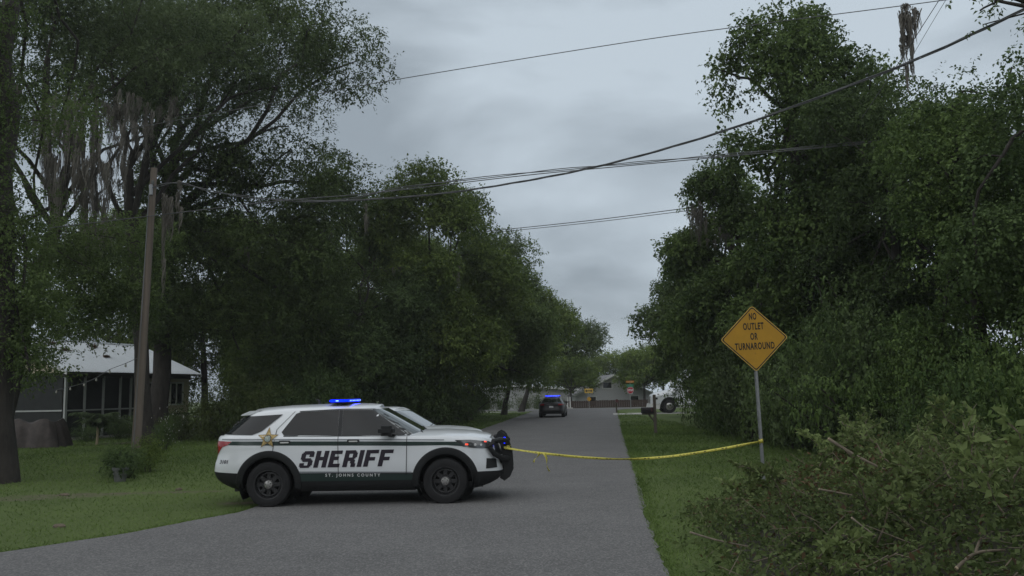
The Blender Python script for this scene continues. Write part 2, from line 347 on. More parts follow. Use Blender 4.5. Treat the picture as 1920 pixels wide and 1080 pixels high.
def mounds(c, Rr, n, mr, rng, lo=-.5, k=8, inner=.62):
    """rounded masses over a crown, each made of small leaf clumps on its outer and upper side"""
    out = []; c = np.array(c, float)
    while n > 0:
        d_ = rng.normal(0, 1, 3); d_ /= np.linalg.norm(d_)
        if d_[2] < lo: continue
        n -= 1; m = c + d_*np.array(Rr)*rng.uniform(inner, 1.0); R_ = mr*rng.uniform(.7, 1.3); out += mound(m, R_, d_, rng, k)
    return out
def mound(m, R_, d_, rng, k=8):
    out = []
    for i in range(k):
        e = rng.normal(0, .8, 3) + d_*.55 + np.array([0, 0, .75]); e /= np.linalg.norm(e); s = R_*rng.uniform(.34, .5); q = m + e*R_*.72; out.append((q[0], q[1], q[2], s*1.15, s*1.15, s*.85))
    return out
def limb(mb, p0, p1, r0, r1, rng, bow=.15, n=6, seg=6):
    p0 = np.array(p0, float); p1 = np.array(p1, float); L = np.linalg.norm(p1-p0); off = rng.normal(0, 1, 3)*bow*L; off[2] = abs(off[2])*.7
    pts = []; rs = []
    for i in range(seg+1):
        t = i/seg; pts.append(p0*(1-t)+p1*t + off*math.sin(math.pi*t)*.6 + rng.normal(0, .02*L, 3)*(0 < i < seg)); rs.append(r0*(1-t)+r1*t)
    mb.tube(pts, rs, n, cap=False); return pts, rs
def trunk_mesh(mb, base, top, r, rng, flare=1.5, n=12, seg=9, wob_=.03):
    base = np.array(base, float); top = np.array(top, float); L = np.linalg.norm(top-base); pts = []; rs = []
    for i in range(seg+1):
        t = i/seg; pts.append(base*(1-t)+top*t + rng.normal(0, wob_*L*.15, 3)*(0 < i < seg)*np.array([1, 1, .2])); rs.append(r*(1-.45*t)*(1+(flare-1)*math.exp(-t*L/.45)))
    pts[0][2] -= .15; mb.tube(pts, rs, n, cap=True); return pts, rs
def tree_from_pads(name, label, group, base, fork, r, pads, dens, leaf, seed, lm='oak', bark='bark', nlimb=10, ntwig=30, moss=None, flare=1.5, cat='tree', lr=.55, **kw):
    """a trunk with limbs that reach the leaf clumps"""
    rng = np.random.default_rng(seed+7); t = empty(name, (base[0], base[1], 0)); bx, by = base[0], base[1]
    lp = [(a-bx, b-by, c, e, f, g_) for a, b, c, e, f, g_ in pads]; mb = MB(); fk = (fork[0]-bx, fork[1]-by, fork[2])
    tp, tr = trunk_mesh(mb, (0, 0, 0), fk, r, rng, flare)
    P = np.array([q[:3] for q in lp]); order = rng.permutation(len(lp)); ends = []
    # leading limbs to spread-out clumps
    main = [int(order[0])]
    while len(main) < min(nlimb, len(lp)):
        dmin = np.min(np.linalg.norm(P[:, None]-P[main][None], axis=2), axis=1); main.append(int(np.argmax(dmin)))
    nodes = []
    for i in main:
        k = rng.integers(int(len(tp)*.7), len(tp)); s = tp[k]
        pts, rs = limb(mb, s, P[i], tr[k]*lr, .03, rng, .14, 7, 7); nodes += list(zip(pts[2:], rs[2:]))
    NP = np.array([a for a, b in nodes])
    for i in order[:ntwig]:
        if i in main: continue
        j = int(np.argmin(np.linalg.norm(NP-P[i], axis=1))); limb(mb, NP[j], P[i]+np.array([0, 0, .2]), min(.07, nodes[j][1]*.6), .015, rng, .12, 5, 4)
    tag(t, label, cat, group); mb.build('trunk', bark, t, smooth=True, fixn=False)
    tag(link('crown', crown_mesh('crown', lp, dens, leaf, seed, **kw), lm, t), kind='stuff')
    if moss:
        for (mx_, my, mz, w, L, n) in moss: tag(link('hanging_moss', moss_mesh((mx_-bx, my-by, mz), w, L, n, seed+int(mz*10)), 'moss', t), kind='stuff')
    return t
def moss_mesh(c, w, L, n, seed, taper=True):
    """curly clumps of hanging strands: every tuft hangs from its own point and the strands of a tuft tangle together"""
    rng = np.random.default_rng(seed); seg = 6; V = []; F = []; T = []; nt_ = max(3, n//16)
    for j in range(nt_):
        o = np.array(c) + rng.normal(0, 1, 3)*np.array([w*.65, w*.5, .1]); o[2] -= abs(rng.normal(0, .30*L)); lt = L*rng.uniform(.22, .62)*(math.exp(-((o[0]-c[0])/(w*1.3))**2) if taper else 1); tw = rng.uniform(.05, .14)*(1 if w > .25 else .5); tn = rng.uniform(.15, .85)
        for i in range(16):
            p = o + rng.normal(0, tw*.5, 3); b = len(V); a = rng.uniform(0, math.pi); ww = rng.uniform(.008, .02); ll = lt*rng.uniform(.35, 1.0); ph = rng.uniform(0, 6.3)
            for k in range(seg+1):
                u = k/seg; q = ww*(1-.7*u); e = p + np.array([math.sin(ph+u*7), math.cos(ph+u*6), 0])*.035 - np.array([(p[0]-o[0])*.6*u, (p[1]-o[1])*.6*u, ll*u]); V.append((e[0]+q*math.cos(a), e[1]+q*math.sin(a), e[2])); V.append((e[0]-q*math.cos(a), e[1]-q*math.sin(a), e[2])); a += rng.normal(0, .5)
            for k in range(seg): F.append((b+2*k, b+2*k+1, b+2*k+3, b+2*k+2)); T.append(tn+rng.normal(0, .15))
    return npmesh('moss', np.array(V), np.array(F), np.clip(np.array(T), 0, 1))

# ================================================================== PATROL CARS
def clip_cell(poly, x0, x1, z0, z1):
    def cut(pl, ax, v, sgn):
        out = []
        for i in range(len(pl)):
            a, b = pl[i], pl[(i+1) % len(pl)]; da, db = sgn*(a[ax]-v), sgn*(b[ax]-v)
            if da >= 0: out.append(a)
            if da*db < 0:
                t = da/(da-db); out.append((a[0]+(b[0]-a[0])*t, a[1]+(b[1]-a[1])*t))
        return out
    for ax, v, s in ((0, x0, 1), (0, x1, -1), (1, z0, 1), (1, z1, -1)):
        poly = cut(poly, ax, v, s)
        if len(poly) < 3: return []
    return poly
def area2(p): return sum(p[i][0]*p[(i+1) % len(p)][1]-p[(i+1) % len(p)][0]*p[i][1] for i in range(len(p)))
class Car:
    """body shell lofted from plan rings; panels, glass and vinyl are laid onto the shell by ray casting"""
    def __init__(s, P):
        s.P = P; s.build_shell()
    def ring_theta(s, nf, nr, K):
        P = s.P; th = np.linspace(0, math.pi/2, 4000)
        def q(n, L): return L*np.sin(th)**(2/n), P['W']*np.cos(th)**(2/n)
        outs = []
        for n, L in ((nr, -P['xr']), (nf, P['xf'])):
            x, y = q(n, L); sarc = np.concatenate([[0], np.cumsum(np.hypot(np.diff(x), np.diff(y)))]); m = int(K*sarc[-1]/6.2)
            outs.append(np.interp(np.linspace(0, sarc[-1], m+1), sarc, th))
        return outs
    def half(s, th, xr, xf, W, nr, nf, xm=0.):
        tr, tf = th
        xa = xm - (xm-xr)*np.sin(tr)**(2/nr); ya = -W*np.cos(tr)**(2/nr)
        xb = xm + (xf-xm)*np.sin(tf)**(2/nf); yb = -W*np.cos(tf)**(2/nf)
        return np.concatenate([xa[::-1], xb[1:]]), np.concatenate([ya[::-1], yb[1:]])     # rear centre -> front centre along the right side
    def build_shell(s):
        P = s.P; nf, nr = P.get('nf', 6.), P.get('nr', 7.); th = s.ring_theta(nf, nr, P.get('K', 210)); rows = P['rows']
        s.V = []; s.rows = []
        for (t, xr, xf, W) in rows:
            x, y = s.half(th, xr, xf, W, nr, nf); n = len(x); row = []
            for side in (1, -1):
                rngi = range(n) if side == 1 else range(n-2, 0, -1)
                for i in rngi:
                    zb = lerp(x[i], P['zbot']); zs = lerp(x[i], P['zsh']); row.append(len(s.V)); s.V.append((x[i], side*y[i], zb+(zs-zb)*t))
            s.rows.append(row)
        s.n = n; s.faces = []       # (verts, row)
        for r in range(len(rows)-1):
            a, b = s.rows[r], s.rows[r+1]; m = len(a)
            for k in range(m): s.faces.append(((a[k], a[(k+1) % m], b[(k+1) % m], b[k]), r))
        # deck / bonnet cap
        top = s.rows[-1]; m = len(top); D = 12; s.deck = []; grid = []
        for i in range(n):
            a = s.V[top[i]]; g = []
            for k in range(D+1):
                u = -1+2*k/D; z = a[2] + lerp(a[0], P['crown'])*(1-abs(u)**2.6)
                g.append(len(s.V)); s.V.append((a[0], a[1]*-u, z))
            grid.append(g)
        for i in range(n-1):
            for k in range(D): s.deck.append((grid[i][k], grid[i+1][k], grid[i+1][k+1], grid[i][k+1]))
        # greenhouse
        gf, gr = P.get('gf', 4.5), P.get('gr', 6.); gh = []; s.gh = []
        for (w, z, xr, xf, W) in P['gh']:
            x, y = s.half(th, xr, xf, W, gr, gf, P.get('gxm', -.6)); row = []
            for side in (1, -1):
                rngi = range(n) if side == 1 else range(n-2, 0, -1)
                for i in rngi: row.append(len(s.V)); s.V.append((x[i], side*y[i], z + w*lerp(x[i], P['roofz'])))
            gh.append(row)
        for r in range(len(gh)-1):
            a, b = gh[r], gh[r+1]; m = len(a)
            for k in range(m): s.gh.append((a[k], a[(k+1) % m], b[(k+1) % m], b[k]))
        top = gh[-1]; grid = []
        for i in range(n):
            a = s.V[top[i]]; g = []
            for k in range(D+1):
                u = -1+2*k/D; g.append(len(s.V)); s.V.append((a[0], a[1]*-u, a[2] + P['roofcrown']*(1-abs(u)**2.4)))
            grid.append(g)
        s.roof = []
        for i in range(n-1):
            for k in range(D): s.roof.append((grid[i][k], grid[i+1][k], grid[i+1][k+1], grid[i][k+1]))
        allf = [f for f, r in s.faces] + s.deck + s.gh + s.roof
        s.bvh = BVHTree.FromPolygons([Vector(v) for v in s.V], allf); s.bvh_gh = BVHTree.FromPolygons([Vector(v) for v in s.V], s.gh+s.roof)
    def ctr(s, f): return np.mean([s.V[i] for i in f], axis=0)
    def mesh(s, name, faces, m, parent, smooth=True):
        used = sorted({i for f in faces for i in f}); mp_ = {a: b for b, a in enumerate(used)}
        me = bpy.data.meshes.new(name); me.from_pydata([s.V[i] for i in used], [], [tuple(mp_[i] for i in f) for f in faces]); me.update()
        bm = bmesh.new(); bm.from_mesh(me); bmesh.ops.remove_doubles(bm, verts=bm.verts, dist=.0005); bmesh.ops.recalc_face_normals(bm, faces=bm.faces); bm.to_mesh(me); bm.free()
        o = link(name, me, m, parent); me.shade_smooth(); me.set_sharp_from_angle(angle=R(42)); return o
    def hit(s, axis, a, b, sgn, bvh=None):
        bvh = bvh or s.bvh
        o, dd = ((a, 3*sgn, b), (0, -sgn, 0)) if axis == 'Y' else ((4*sgn, a, b), (-sgn, 0, 0))
        h = bvh.ray_cast(Vector(o), Vector(dd))
        if h[0] is None: return None, None
        nrm = h[1]
        if nrm.dot(Vector(dd)) > 0: nrm = -nrm
        return h[0], nrm
    def lay(s, pts, faces, axis, sgn, off, bvh=None):
        vs = []; last = None
        for (a, b) in pts:
            p, n = s.hit(axis, a, b, sgn, bvh)
            if p is None: p, n = (last if last else (Vector((a, sgn*s.P['W']*.96, b)) if axis == 'Y' else Vector((sgn*2.3, a, b)), Vector((0, sgn, 0)) if axis == 'Y' else Vector((sgn, 0, 0)))); p = Vector((a, p.y, b)) if axis == 'Y' else Vector((p.x, a, b))
            else: last = (p, n)
            q = p + n*off*.4 + (Vector((0, sgn*off*.6, 0)) if axis == 'Y' else Vector((sgn*off*.6, 0, 0))); vs.append(q)
        return vs, faces
    def patch(s, name, m, parent, polys, axis='Y', sgn=-1, off=.004, cell=.07, bvh=None, smooth=True):
        """2D outlines (side view x,z or front view y,z) laid on the shell"""
        pts = []; faces = []
        for pl in polys:
            xs_ = [p[0] for p in pl]; zs_ = [p[1] for p in pl]
            for i in range(math.floor(min(xs_)/cell), math.floor(max(xs_)/cell)+1):
                for j in range(math.floor(min(zs_)/cell), math.floor(max(zs_)/cell)+1):
                    c = clip_cell(list(pl), i*cell, (i+1)*cell, j*cell, (j+1)*cell)
                    if len(c) >= 3 and abs(area2(c)) > 1e-7: faces.append(tuple(range(len(pts), len(pts)+len(c)))); pts += c
        vs, fs = s.lay(pts, faces, axis, sgn, off, bvh); me = bpy.data.meshes.new(name); me.from_pydata(vs, [], fs); me.update()
        bm = bmesh.new(); bm.from_mesh(me); bmesh.ops.remove_doubles(bm, verts=bm.verts, dist=.0006)
        bm.normal_update()
        for f in bm.faces:
            w = f.normal.y*sgn if axis == 'Y' else f.normal.x*sgn
            if w < 0: f.normal_flip()
        bm.to_mesh(me); bm.free(); o = link(name, me, m, parent)
        if smooth: me.shade_smooth()
        return o
    def text(s, name, m, parent, verts, faces, axis='Y', sgn=-1, off=.006):
        vs, fs = s.lay([(v[0], v[1]) for v in verts], faces, axis, sgn, off); me = bpy.data.meshes.new(name); me.from_pydata(vs, [], fs); me.update(); return link(name, me, m, parent)

def wheel(parent, x, y, zc, rad, sgn, kind='suv'):
    w = empty('wheel', (x, y, zc)); w.parent = parent; h = .12
    mb = MB(); rr_ = rad*.64
    mb.lathe([(rr_, -h), (rad*.80, -h*1.12), (rad*.95, -h*.98), (rad, -h*.6), (rad, h*.6), (rad*.95, h*.98), (rad*.80, h*1.12), (rr_, h)], 44, 'Y').build('tyre', 'rubber', w, True)
    r_ = MB(); o = sgn*h
    r_.lathe([(rr_+.006, o*1.02), (rr_-.012, o*1.0), (rr_-.03, o*.5), (rr_-.03, -o)], 36, 'Y')
    r_.lathe([(rr_-.03, o*.55), (rr_*.78, o*.62), (rr_*.72, o*.52)], 36, 'Y')
    r_.lathe([(rr_*.48, o*.52), (rr_*.42, o*.66), (.02, o*.64)], 30, 'Y')
    for k in range(8):
        a = 2*math.pi*k/8; c, s_ = math.cos(a), math.sin(a); mm = Matrix(((c, 0, -s_), (0, 1, 0), (s_, 0, c)))
        r_.box((c*rr_*.61, o*.54, s_*rr_*.61), (rr_*.36, .02, rr_*.27), mtx=mm)
    rim = r_.build('rim', 'rim', w, True)
    MB().lathe([(rr_*.97, -o*.2), (.01, -o*.2)], 30, 'Y').build('brake_disc', 'black_plastic', w)
    MB().lathe([(.078, o*.62), (.078, o*.78), (.066, o*.92), (.03, o*.98), (.001, o*.98)], 24, 'Y').build('hub_cap', 'chrome', w, True)
    n_ = MB()
    for k in range(5):
        a = 2*math.pi*(k+.3)/5; n_.lathe([(.009, o*.9), (.009, o*1.0), (.001, o*1.02)], 8, 'Y', (.045*math.cos(a), 0, .045*math.sin(a)))
    tag(n_.build('lug_nuts', 'rim', rim), kind='stuff')
    return w

def light_bar(parent, x, z, half=.60, dep=.28):
    lb = empty('light_bar', (x, 0, z)); lb.parent = parent
    MB().box((0, 0, .012), (dep*.9, half*2-.04, .022), bev=.006).build('bar_base', 'black_plastic', lb)
    MB().box((0, 0, .066), (dep*.8, half*2-.06, .012), bev=.004).build('bar_cover', 'black_plastic', lb)
    [MB().box((0, s_*(half-.08), -.03), (.10, .05, .075), bev=.006).build('mounting_foot', 'black_plastic', lb) for s_ in (-1, 1)]
    n = 8
    for sx in (1, -1):
        for k in range(n):
            y = -half+.07+(2*half-.14)*(k+.5)/n; lm = MB().box((sx*dep*.40, y, .042), (.05, (2*half-.14)/n-.012, .034), bev=.008).build('light_module', 'blue_lit', lb)
            MB().box((sx*(dep*.40+.0262), y, .042), (.003, (2*half-.14)/n*.35, .018)).build('led_core', 'blue_hot', lm)
    for sy in (1, -1):
        lm = MB().box((0, sy*(half-.03), .042), (dep*.72, .045, .034), bev=.01).build('light_module', 'blue_lit', lb)
        MB().box((-.03, sy*(half-.0058), .042), (.05, .003, .016)).build('led_core', 'blue_hot', lm)
    return lb

GLYPH = {   # block letters on a 14-row raster, runs of filled columns out of 11
 'S': ['..########.', '.##########', '###########', '####...####', '####...####', '####.......', '#########..', '.#########.', '..#########', '.......####', '####...####', '####...####', '##########.', '.########..'],
 'H': ['####...####']*5 + ['###########']*3 + ['####...####']*6,
 'E': ['##########.']*3 + ['####.......']*2 + ['########...']*3 + ['####.......']*3 + ['##########.']*3,
 'R': ['#########..', '##########.', '###########', '####...####', '####...####', '####...####', '##########.', '#########..', '##########.', '####..####.', '####..####.', '####...####', '####...####', '####...####'],
 'I': ['####']*14,
 'F': ['###########']*3 + ['####.......']*3 + ['#########..']*3 + ['####.......']*5}
def block_text(txt, x0, x1, z0, z1, shear, gap=1.6):
    tot = sum(len(GLYPH[c][0]) for c in txt) + gap*(len(txt)-1); u = (x1-x0)/tot; hgt = (z1-z0)/14; res = []; cx = 0
    for c in txt:
        vs = []; fs = []; g = GLYPH[c]; rects = []; open_ = {}
        for r_ in range(15):
            runs = set()
            if r_ < 14:
                k = 0
                while k < len(g[r_]):
                    if g[r_][k] == '#':
                        e = k
                        while e < len(g[r_]) and g[r_][e] == '#': e += 1
                        runs.add((k, e)); k = e
                    else: k += 1
            for q in list(open_):
                if q not in runs: rects.append((q, open_.pop(q), r_))
            for q in runs: open_.setdefault(q, r_)
        for (a, b), r0, r1 in rects:
            i = len(vs); zt, zb_ = z1-r0*hgt, z1-r1*hgt
            for (xx, zz) in ((a, zb_), (b, zb_), (b, zt), (a, zt)): vs.append((x0+(cx+xx)*u + shear*(zz-z0), zz))
            fs.append((i, i+1, i+2, i+3))
        cx += len(g[0])+gap; res.append((vs, fs))
    return res
def star_poly(cx, cz, R1, r1, n=5):
    return [(cx+(R1 if k % 2 == 0 else r1)*math.sin(math.pi*k/n), cz+(R1 if k % 2 == 0 else r1)*math.cos(math.pi*k/n)) for k in range(2*n)]
def circ(cx, cz, r, n=20): return [(cx+r*math.cos(2*math.pi*k/n), cz+r*math.sin(2*math.pi*k/n)) for k in range(n)]

SUV = dict(W=.985, xr=-2.56, xf=2.5, nf=5.2, nr=7.2,
  rows=[(0, -2.105, 2.15, 0.86), (0.05, -2.285, 2.29, 0.915), (0.12, -2.425, 2.41, 0.945), (0.2, -2.515, 2.48, 0.962), (0.28, -2.55, 2.505, 0.972), (0.335, -2.56, 2.505, 0.978),
        (0.36, -2.557, 2.5, 0.981), (0.42, -2.553, 2.492, 0.985), (0.5, -2.54, 2.475, 0.986), (0.58, -2.515, 2.455, 0.983), (0.66, -2.505, 2.44, 0.977), (0.72, -2.51, 2.43, 0.973), (0.78, -2.515, 2.42, 0.972), (0.84, -2.515, 2.405, 0.97), (0.89, -2.51, 2.385, 0.965), (0.935, -2.505, 2.36, 0.958), (0.97, -2.495, 2.33, 0.945), (1, -2.475, 2.29, 0.925)],
  zbot=[(-2.5, .29), (-1.9, .245), (0, .235), (1.9, .22), (2.5, .26)],
  zsh=[(-2.5, 1.205), (-1, 1.19), (.2, 1.165), (.95, 1.145), (1.5, 1.14), (1.9, 1.118), (2.2, 1.08), (2.47, 1.02)],
  crown=[(-2.4, .0), (.8, .03), (1.0, .075), (1.5, .078), (2.0, .07), (2.2, .055), (2.47, .02)],
  gh=[(0, 1.13, -2.49, 1.20, .935), (0, 1.185, -2.47, 1.13, .915), (.9, 1.59, -2.06, .46, .725), (.96, 1.628, -2.01, .385, .695), (1, 1.655, -1.96, .30, .645)],
  roofz=[(-2.1, -.075), (-1.75, -.03), (-1.3, 0.0), (-.5, .015), (.1, .005), (.45, -.03)], roofcrown=.05, gxm=-.7, gf=4.2, gr=5.5)

def make_suv(name, label, loc, rz):
    t = empty(name, loc, rz); C = Car(SUV); tag(t, label, 'patrol car')
    WX = [-1.5125, 1.5125]; WZ = .375
    def arch(c): return abs(c[1]) > .5 and min(math.hypot(c[0]-wx, c[2]-WZ) for wx in WX) < .50
    groups = dict(body=[], rear_bumper=[], front_bumper=[], rocker=[], fr=[], fl=[], rr=[], rl=[])
    for f, r in C.faces:
        c = C.ctr(f)
        if arch(c): continue
        side = 'r' if c[1] < 0 else 'l'
        if r < 5:
            groups['rear_bumper' if c[0] < -1.3 else 'front_bumper' if c[0] > 1.3 else 'rocker'].append(f)
        elif abs(c[1]) > .5 and -.325 < c[0] < .86: groups['f'+side].append(f)
        elif abs(c[1]) > .5 and -1.44 < c[0] <= -.325: groups['r'+side].append(f)
        else: groups['body'].append(f)
    hood = [f for f in C.deck if C.ctr(f)[0] > .88]; rest = [f for f in C.deck if C.ctr(f)[0] <= .88]
    body = C.mesh('body', groups['body']+rest+C.gh+C.roof, 'white_paint', t)
    C.mesh('hood', hood, 'white_paint', t)
    rb = C.mesh('rear_bumper', groups['rear_bumper'], 'black_plastic', t); fb = C.mesh('front_bumper', groups['front_bumper'], 'black_plastic', t); [C.mesh('rocker_panel', [f for f in groups['rocker'] if C.ctr(f)[1]*s_ > 0], 'black_plastic', t) for s_ in (-1, 1)]
    MB().box((0, 0, .30), (4.3, 1.5, .10)).box((0, 0, .5), (1.9, 1.7, .4)).build('underbody', 'black_plastic', t)
    for wx in WX:
        for sy in (-1, 1):
            wheel(t, wx, sy*.845, WZ, .383, sy)
            ww = MB(); n = 24
            for k in range(n):
                a0, a1 = R(-30+240*k/n), R(-30+240*(k+1)/n)
                q = [(wx+.50*math.cos(a), y, WZ+.50*math.sin(a)) for a in (a0, a1) for y in (sy*.55, sy*.955)]; ww.add(q, [(0, 1, 3, 2)])
            ww.lathe([(.50, sy*.55), (.01, sy*.55)], 24, 'Y', (wx, 0, WZ)); ww.build('wheel_well', 'black_plastic', t, fixn=False)
            # wheel arch cladding
            vs = []; fs = []; n = 40; a0, a1 = R(-9), R(189); prof = [(.455, -.10), (.455, .006), (.475, .016), (.56, .014), (.572, .0)]
            for k in range(n+1):
                a = a0+(a1-a0)*k/n
                for (rad, off) in prof:
                    x, z = wx+rad*math.cos(a), WZ+rad*math.sin(a); zc = max(z, .27); xs_, zs_ = wx+.50*math.cos(a) if rad < .5 else x, max(WZ+.5*math.sin(a), .27) if rad < .5 else zc
                    p, nn = C.hit('Y', xs_, zs_, sy); y = p.y if p is not None else sy*.95; vs.append((x, y+sy*off, z))
            m_ = len(prof)
            for k in range(n):
                for j in range(m_-1): fs.append((k*m_+j, k*m_+j+1, (k+1)*m_+j+1, (k+1)*m_+j))
            MB().add(vs, fs).build('arch_cladding', 'black_plastic', t, True)
    # doors, glass, handles, mirrors on both sides
    fw = [(-.265, 1.175), (.80, 1.165), (.845, 1.19), (.53, 1.425), (.24, 1.60), (-.28, 1.612)]
    rw = [(-1.27, 1.20), (-.335, 1.18), (-.35, 1.612), (-1.03, 1.588), (-1.10, 1.56), (-1.315, 1.255)]
    qw = [(-2.36, 1.225), (-1.82, 1.215), (-1.66, 1.28), (-1.33, 1.555), (-2.08, 1.52), (-2.19, 1.475)]
    for sy, k in ((-1, 'r'), (1, 'l')):
        fd = C.mesh('front_door', groups['f'+k], 'white_paint', t); rd = C.mesh('rear_door', groups['r'+k], 'white_paint', t)
        fa = C.patch('window', 'glass', fd, [fw], 'Y', sy, .005); C.patch('window', 'glass', rd, [rw], 'Y', sy, .005); C.patch('quarter_window', 'glass', t, [qw], 'Y', sy, .014, cell=.03)
        C.patch('pillar_trim', 'black_plastic', t, [[(-.333, 1.18), (-.267, 1.178), (-.282, 1.612), (-.348, 1.612)], [(.845, 1.165), (.925, 1.165), (.56, 1.45), (.262, 1.622), (.235, 1.605), (.53, 1.43)], [(-1.03, 1.592), (-.28, 1.617), (.25, 1.605), (.25, 1.622), (-.28, 1.632), (-1.05, 1.605)], [(-1.27, 1.178), (.9, 1.143), (.9, 1.16), (-1.27, 1.196)]], 'Y', sy, .004)
        for dr, hx in ((rd, -1.24), (fd, -.06)):
            C.patch('handle_recess', 'black_plastic', dr, [[(hx-.10, 1.055), (hx+.10, 1.052), (hx+.11, 1.085), (hx+.09, 1.11), (hx-.09, 1.113), (hx-.11, 1.09)]], 'Y', sy, .0085)
            MB().box((hx, sy*.985, 1.078), (.15, .018, .022), bev=.006).build('handle', 'trim_white', dr)
        # seams
        ln = lambda a, b, w=.005: [(a[0]-w, a[1]), (a[0]+w, a[1]), (b[0]+w, b[1]), (b[0]-w, b[1])]
        for q_ in [ln((-.325, 1.17), (-.31, .55)), ln((.86, 1.14), (.85, .50)), ln((-1.43, 1.02), (-1.44, .93)), ln((-1.12, 1.60), (-1.40, 1.30)), ln((-1.40, 1.30), (-1.43, 1.02))]: C.patch('door_seam', 'asphalt_dark', t, [q_], 'Y', sy, .0095, cell=.1)
        mr = MB().box((.53, sy*1.09, 1.25), (.27, .25, .165), bev=.05).build('side_mirror', 'black_plastic', t, True)
        MB().box((.60, sy*.95, 1.165), (.12, .12, .04), bev=.01).build('mirror_foot', 'black_plastic', mr)
        # vinyl
        st = [(-2.16, 1.115), (-1.16, 1.098), (.1, 1.074), (.87, 1.055), (1.72, 1.035), (1.83, .955), (1.55, .982), (.87, .986), (.1, 1.004), (-1.16, 1.028), (-2.24, 1.05)]
        C.patch('green_stripe', 'green_stripe', t, [st], 'Y', sy, .004)
        C.patch('grey_pinstripe', 'grey_stripe', t, [[(-2.36, 1.158), (-1.16, 1.138), (.87, 1.095), (1.5, 1.078), (1.5, 1.063), (.87, 1.078), (-1.16, 1.118), (-2.36, 1.135)], [(-.98, .588), (.94, .548), (.94, .525), (-.98, .565)]], 'Y', sy, .004)
        C.patch('lower_stripe', 'green_stripe', t, [[(-1.02, .552), (.98, .505), (1.02, .41), (-1.06, .42)]], 'Y', sy, .0045)
        flip = (lambda p: p) if sy == -1 else (lambda p: [(-.34-a, b) for a, b in p])
        lt = empty('sheriff_lettering'); lt.parent = t
        for v, f in block_text('SHERIFF', -.99, .575, .648, .928, .24): C.text('letter', 'letter', lt, flip(v), f, 'Y', sy, .0065)
        v, f = textmesh('ST. JOHNS COUNTY', .068, 0, .0016, space=1.62); tag(C.text('county_lettering', 'sign_white', t, flip([(a[0]-.065, a[1]+.508-.016*(a[0])) for a in v]), f, 'Y', sy, .0075), kind='stuff')
        v, f = textmesh('3101', .085, .2, .002); C.text('unit_number', 'letter', t, [((a[0] if sy == -1 else -a[0])-2.30, a[1]+.765) for a in v], f, 'Y', sy, .0065)
        sp = star_poly(-1.535, 1.155, .188, .078)
        star = C.patch('star_emblem', 'gold', t, [sp], 'Y', sy, .0105, cell=.05)
        C.patch('star_edge', 'gold_line', star, [[sp[k], sp[(k+1) % 10], (sp[(k+1) % 10][0]*.93-1.535*.07, sp[(k+1) % 10][1]*.93+1.155*.07), (sp[k][0]*.93-1.535*.07, sp[k][1]*.93+1.155*.07)] for k in range(10)], 'Y', sy, .0125)
        C.patch('seal_ring', 'gold_line', star, [circ(-1.535, 1.15, .066)], 'Y', sy, .013); C.patch('seal', 'seal', star, [circ(-1.535, 1.15, .052)], 'Y', sy, .0155)
        # lamps
        hl = C.patch('headlight', 'clear_lens', t, [[(1.68, 1.064), (1.95, 1.06), (2.26, 1.02), (2.34, .97), (2.33, .905), (2.2, .905), (1.98, .925), (1.82, .95)]], 'Y', sy, .008, cell=.04)
        [C.patch('marker', 'red_lit', hl, [q_], 'Y', sy, .011) for q_ in ([(1.86, .975), (1.91, .972), (1.91, .995), (1.86, .998)], [(2.18, 1.012), (2.22, 1.006), (2.22, 1.022), (2.18, 1.028)])]
        [C.patch('lamp_reflector', 'chrome', hl, [q_], 'Y', sy, .011) for q_ in (circ(2.03, .975, .022, 10), circ(2.13, .97, .02, 10))]
        tl = C.patch('taillight', 'red_lens', t, [[(-2.50, 1.125), (-2.17, 1.11), (-2.25, 1.045), (-2.34, 1.02), (-2.43, .91), (-2.485, .85)]], 'Y', sy, .008, cell=.04)
        C.patch('fog_lamp_bezel', 'black_plastic', fb, [[(2.21, .565), (2.40, .57), (2.38, .72), (2.22, .74)]], 'Y', sy, .008, cell=.04)
        C.patch('side_warning_light', 'blue_lit', t, [[(-1.98, 1.275), (-1.93, 1.275), (-1.93, 1.30), (-1.98, 1.30)]], 'Y', sy, .009)
    # front and rear faces
    C.patch('windshield', 'windshield', t, [[(-.80, 1.175), (.80, 1.175), (.615, 1.615), (-.615, 1.615)]], 'X', 1, .006, bvh=C.bvh_gh)
    C.patch('rear_window', 'glass', t, [[(-.80, 1.23), (.80, 1.23), (.62, 1.545), (-.62, 1.545)]], 'X', -1, .006, bvh=C.bvh_gh)
    C.patch('grille', 'black_plastic', t, [[(-.62, .98), (.62, .98), (.66, .80), (.55, .62), (-.55, .62), (-.66, .80)]], 'X', 1, .006)
    pl = C.patch('license_plate', 'sign_white', t, [[(-.16, .86), (.16, .86), (.16, .99), (-.16, .99)]], 'X', -1, .01)
    [MB().tube(q_, .009, 6).build('wiper', 'black_plastic', t) for q_ in ([(1.10, -.62, 1.195), (.98, -.2, 1.262)], [(1.12, -.02, 1.21), (.99, .45, 1.262)])]
    sp = MB().prism([(-2.11, 1.54), (-1.95, 1.55), (-1.74, 1.63), (-1.95, 1.62), (-2.09, 1.565)], -.62, .62).build('spoiler', 'white_paint', t, True)
    MB().tube([(-.9, .2, 1.70), (-.92, .2, 1.78), (-.98, .2, 1.80)], [.03, .02, .006], 8).build('antenna', 'black_plastic', t)
    light_bar(t, -.38, 1.728, .63, .38)
    # push bumper
    pb = empty('push_bumper'); pb.parent = t
    prof = [(2.36, 1.05), (2.40, 1.13), (2.47, 1.17), (2.54, 1.13), (2.61, .98), (2.67, .78), (2.685, .52), (2.62, .38), (2.52, .31), (2.44, .36), (2.47, .46), (2.50, .60), (2.49, .80), (2.45, .95)]
    for y in (-.40, .40): MB().prism(prof, y-.03, y+.03).build('upright', 'black_plastic', pb)
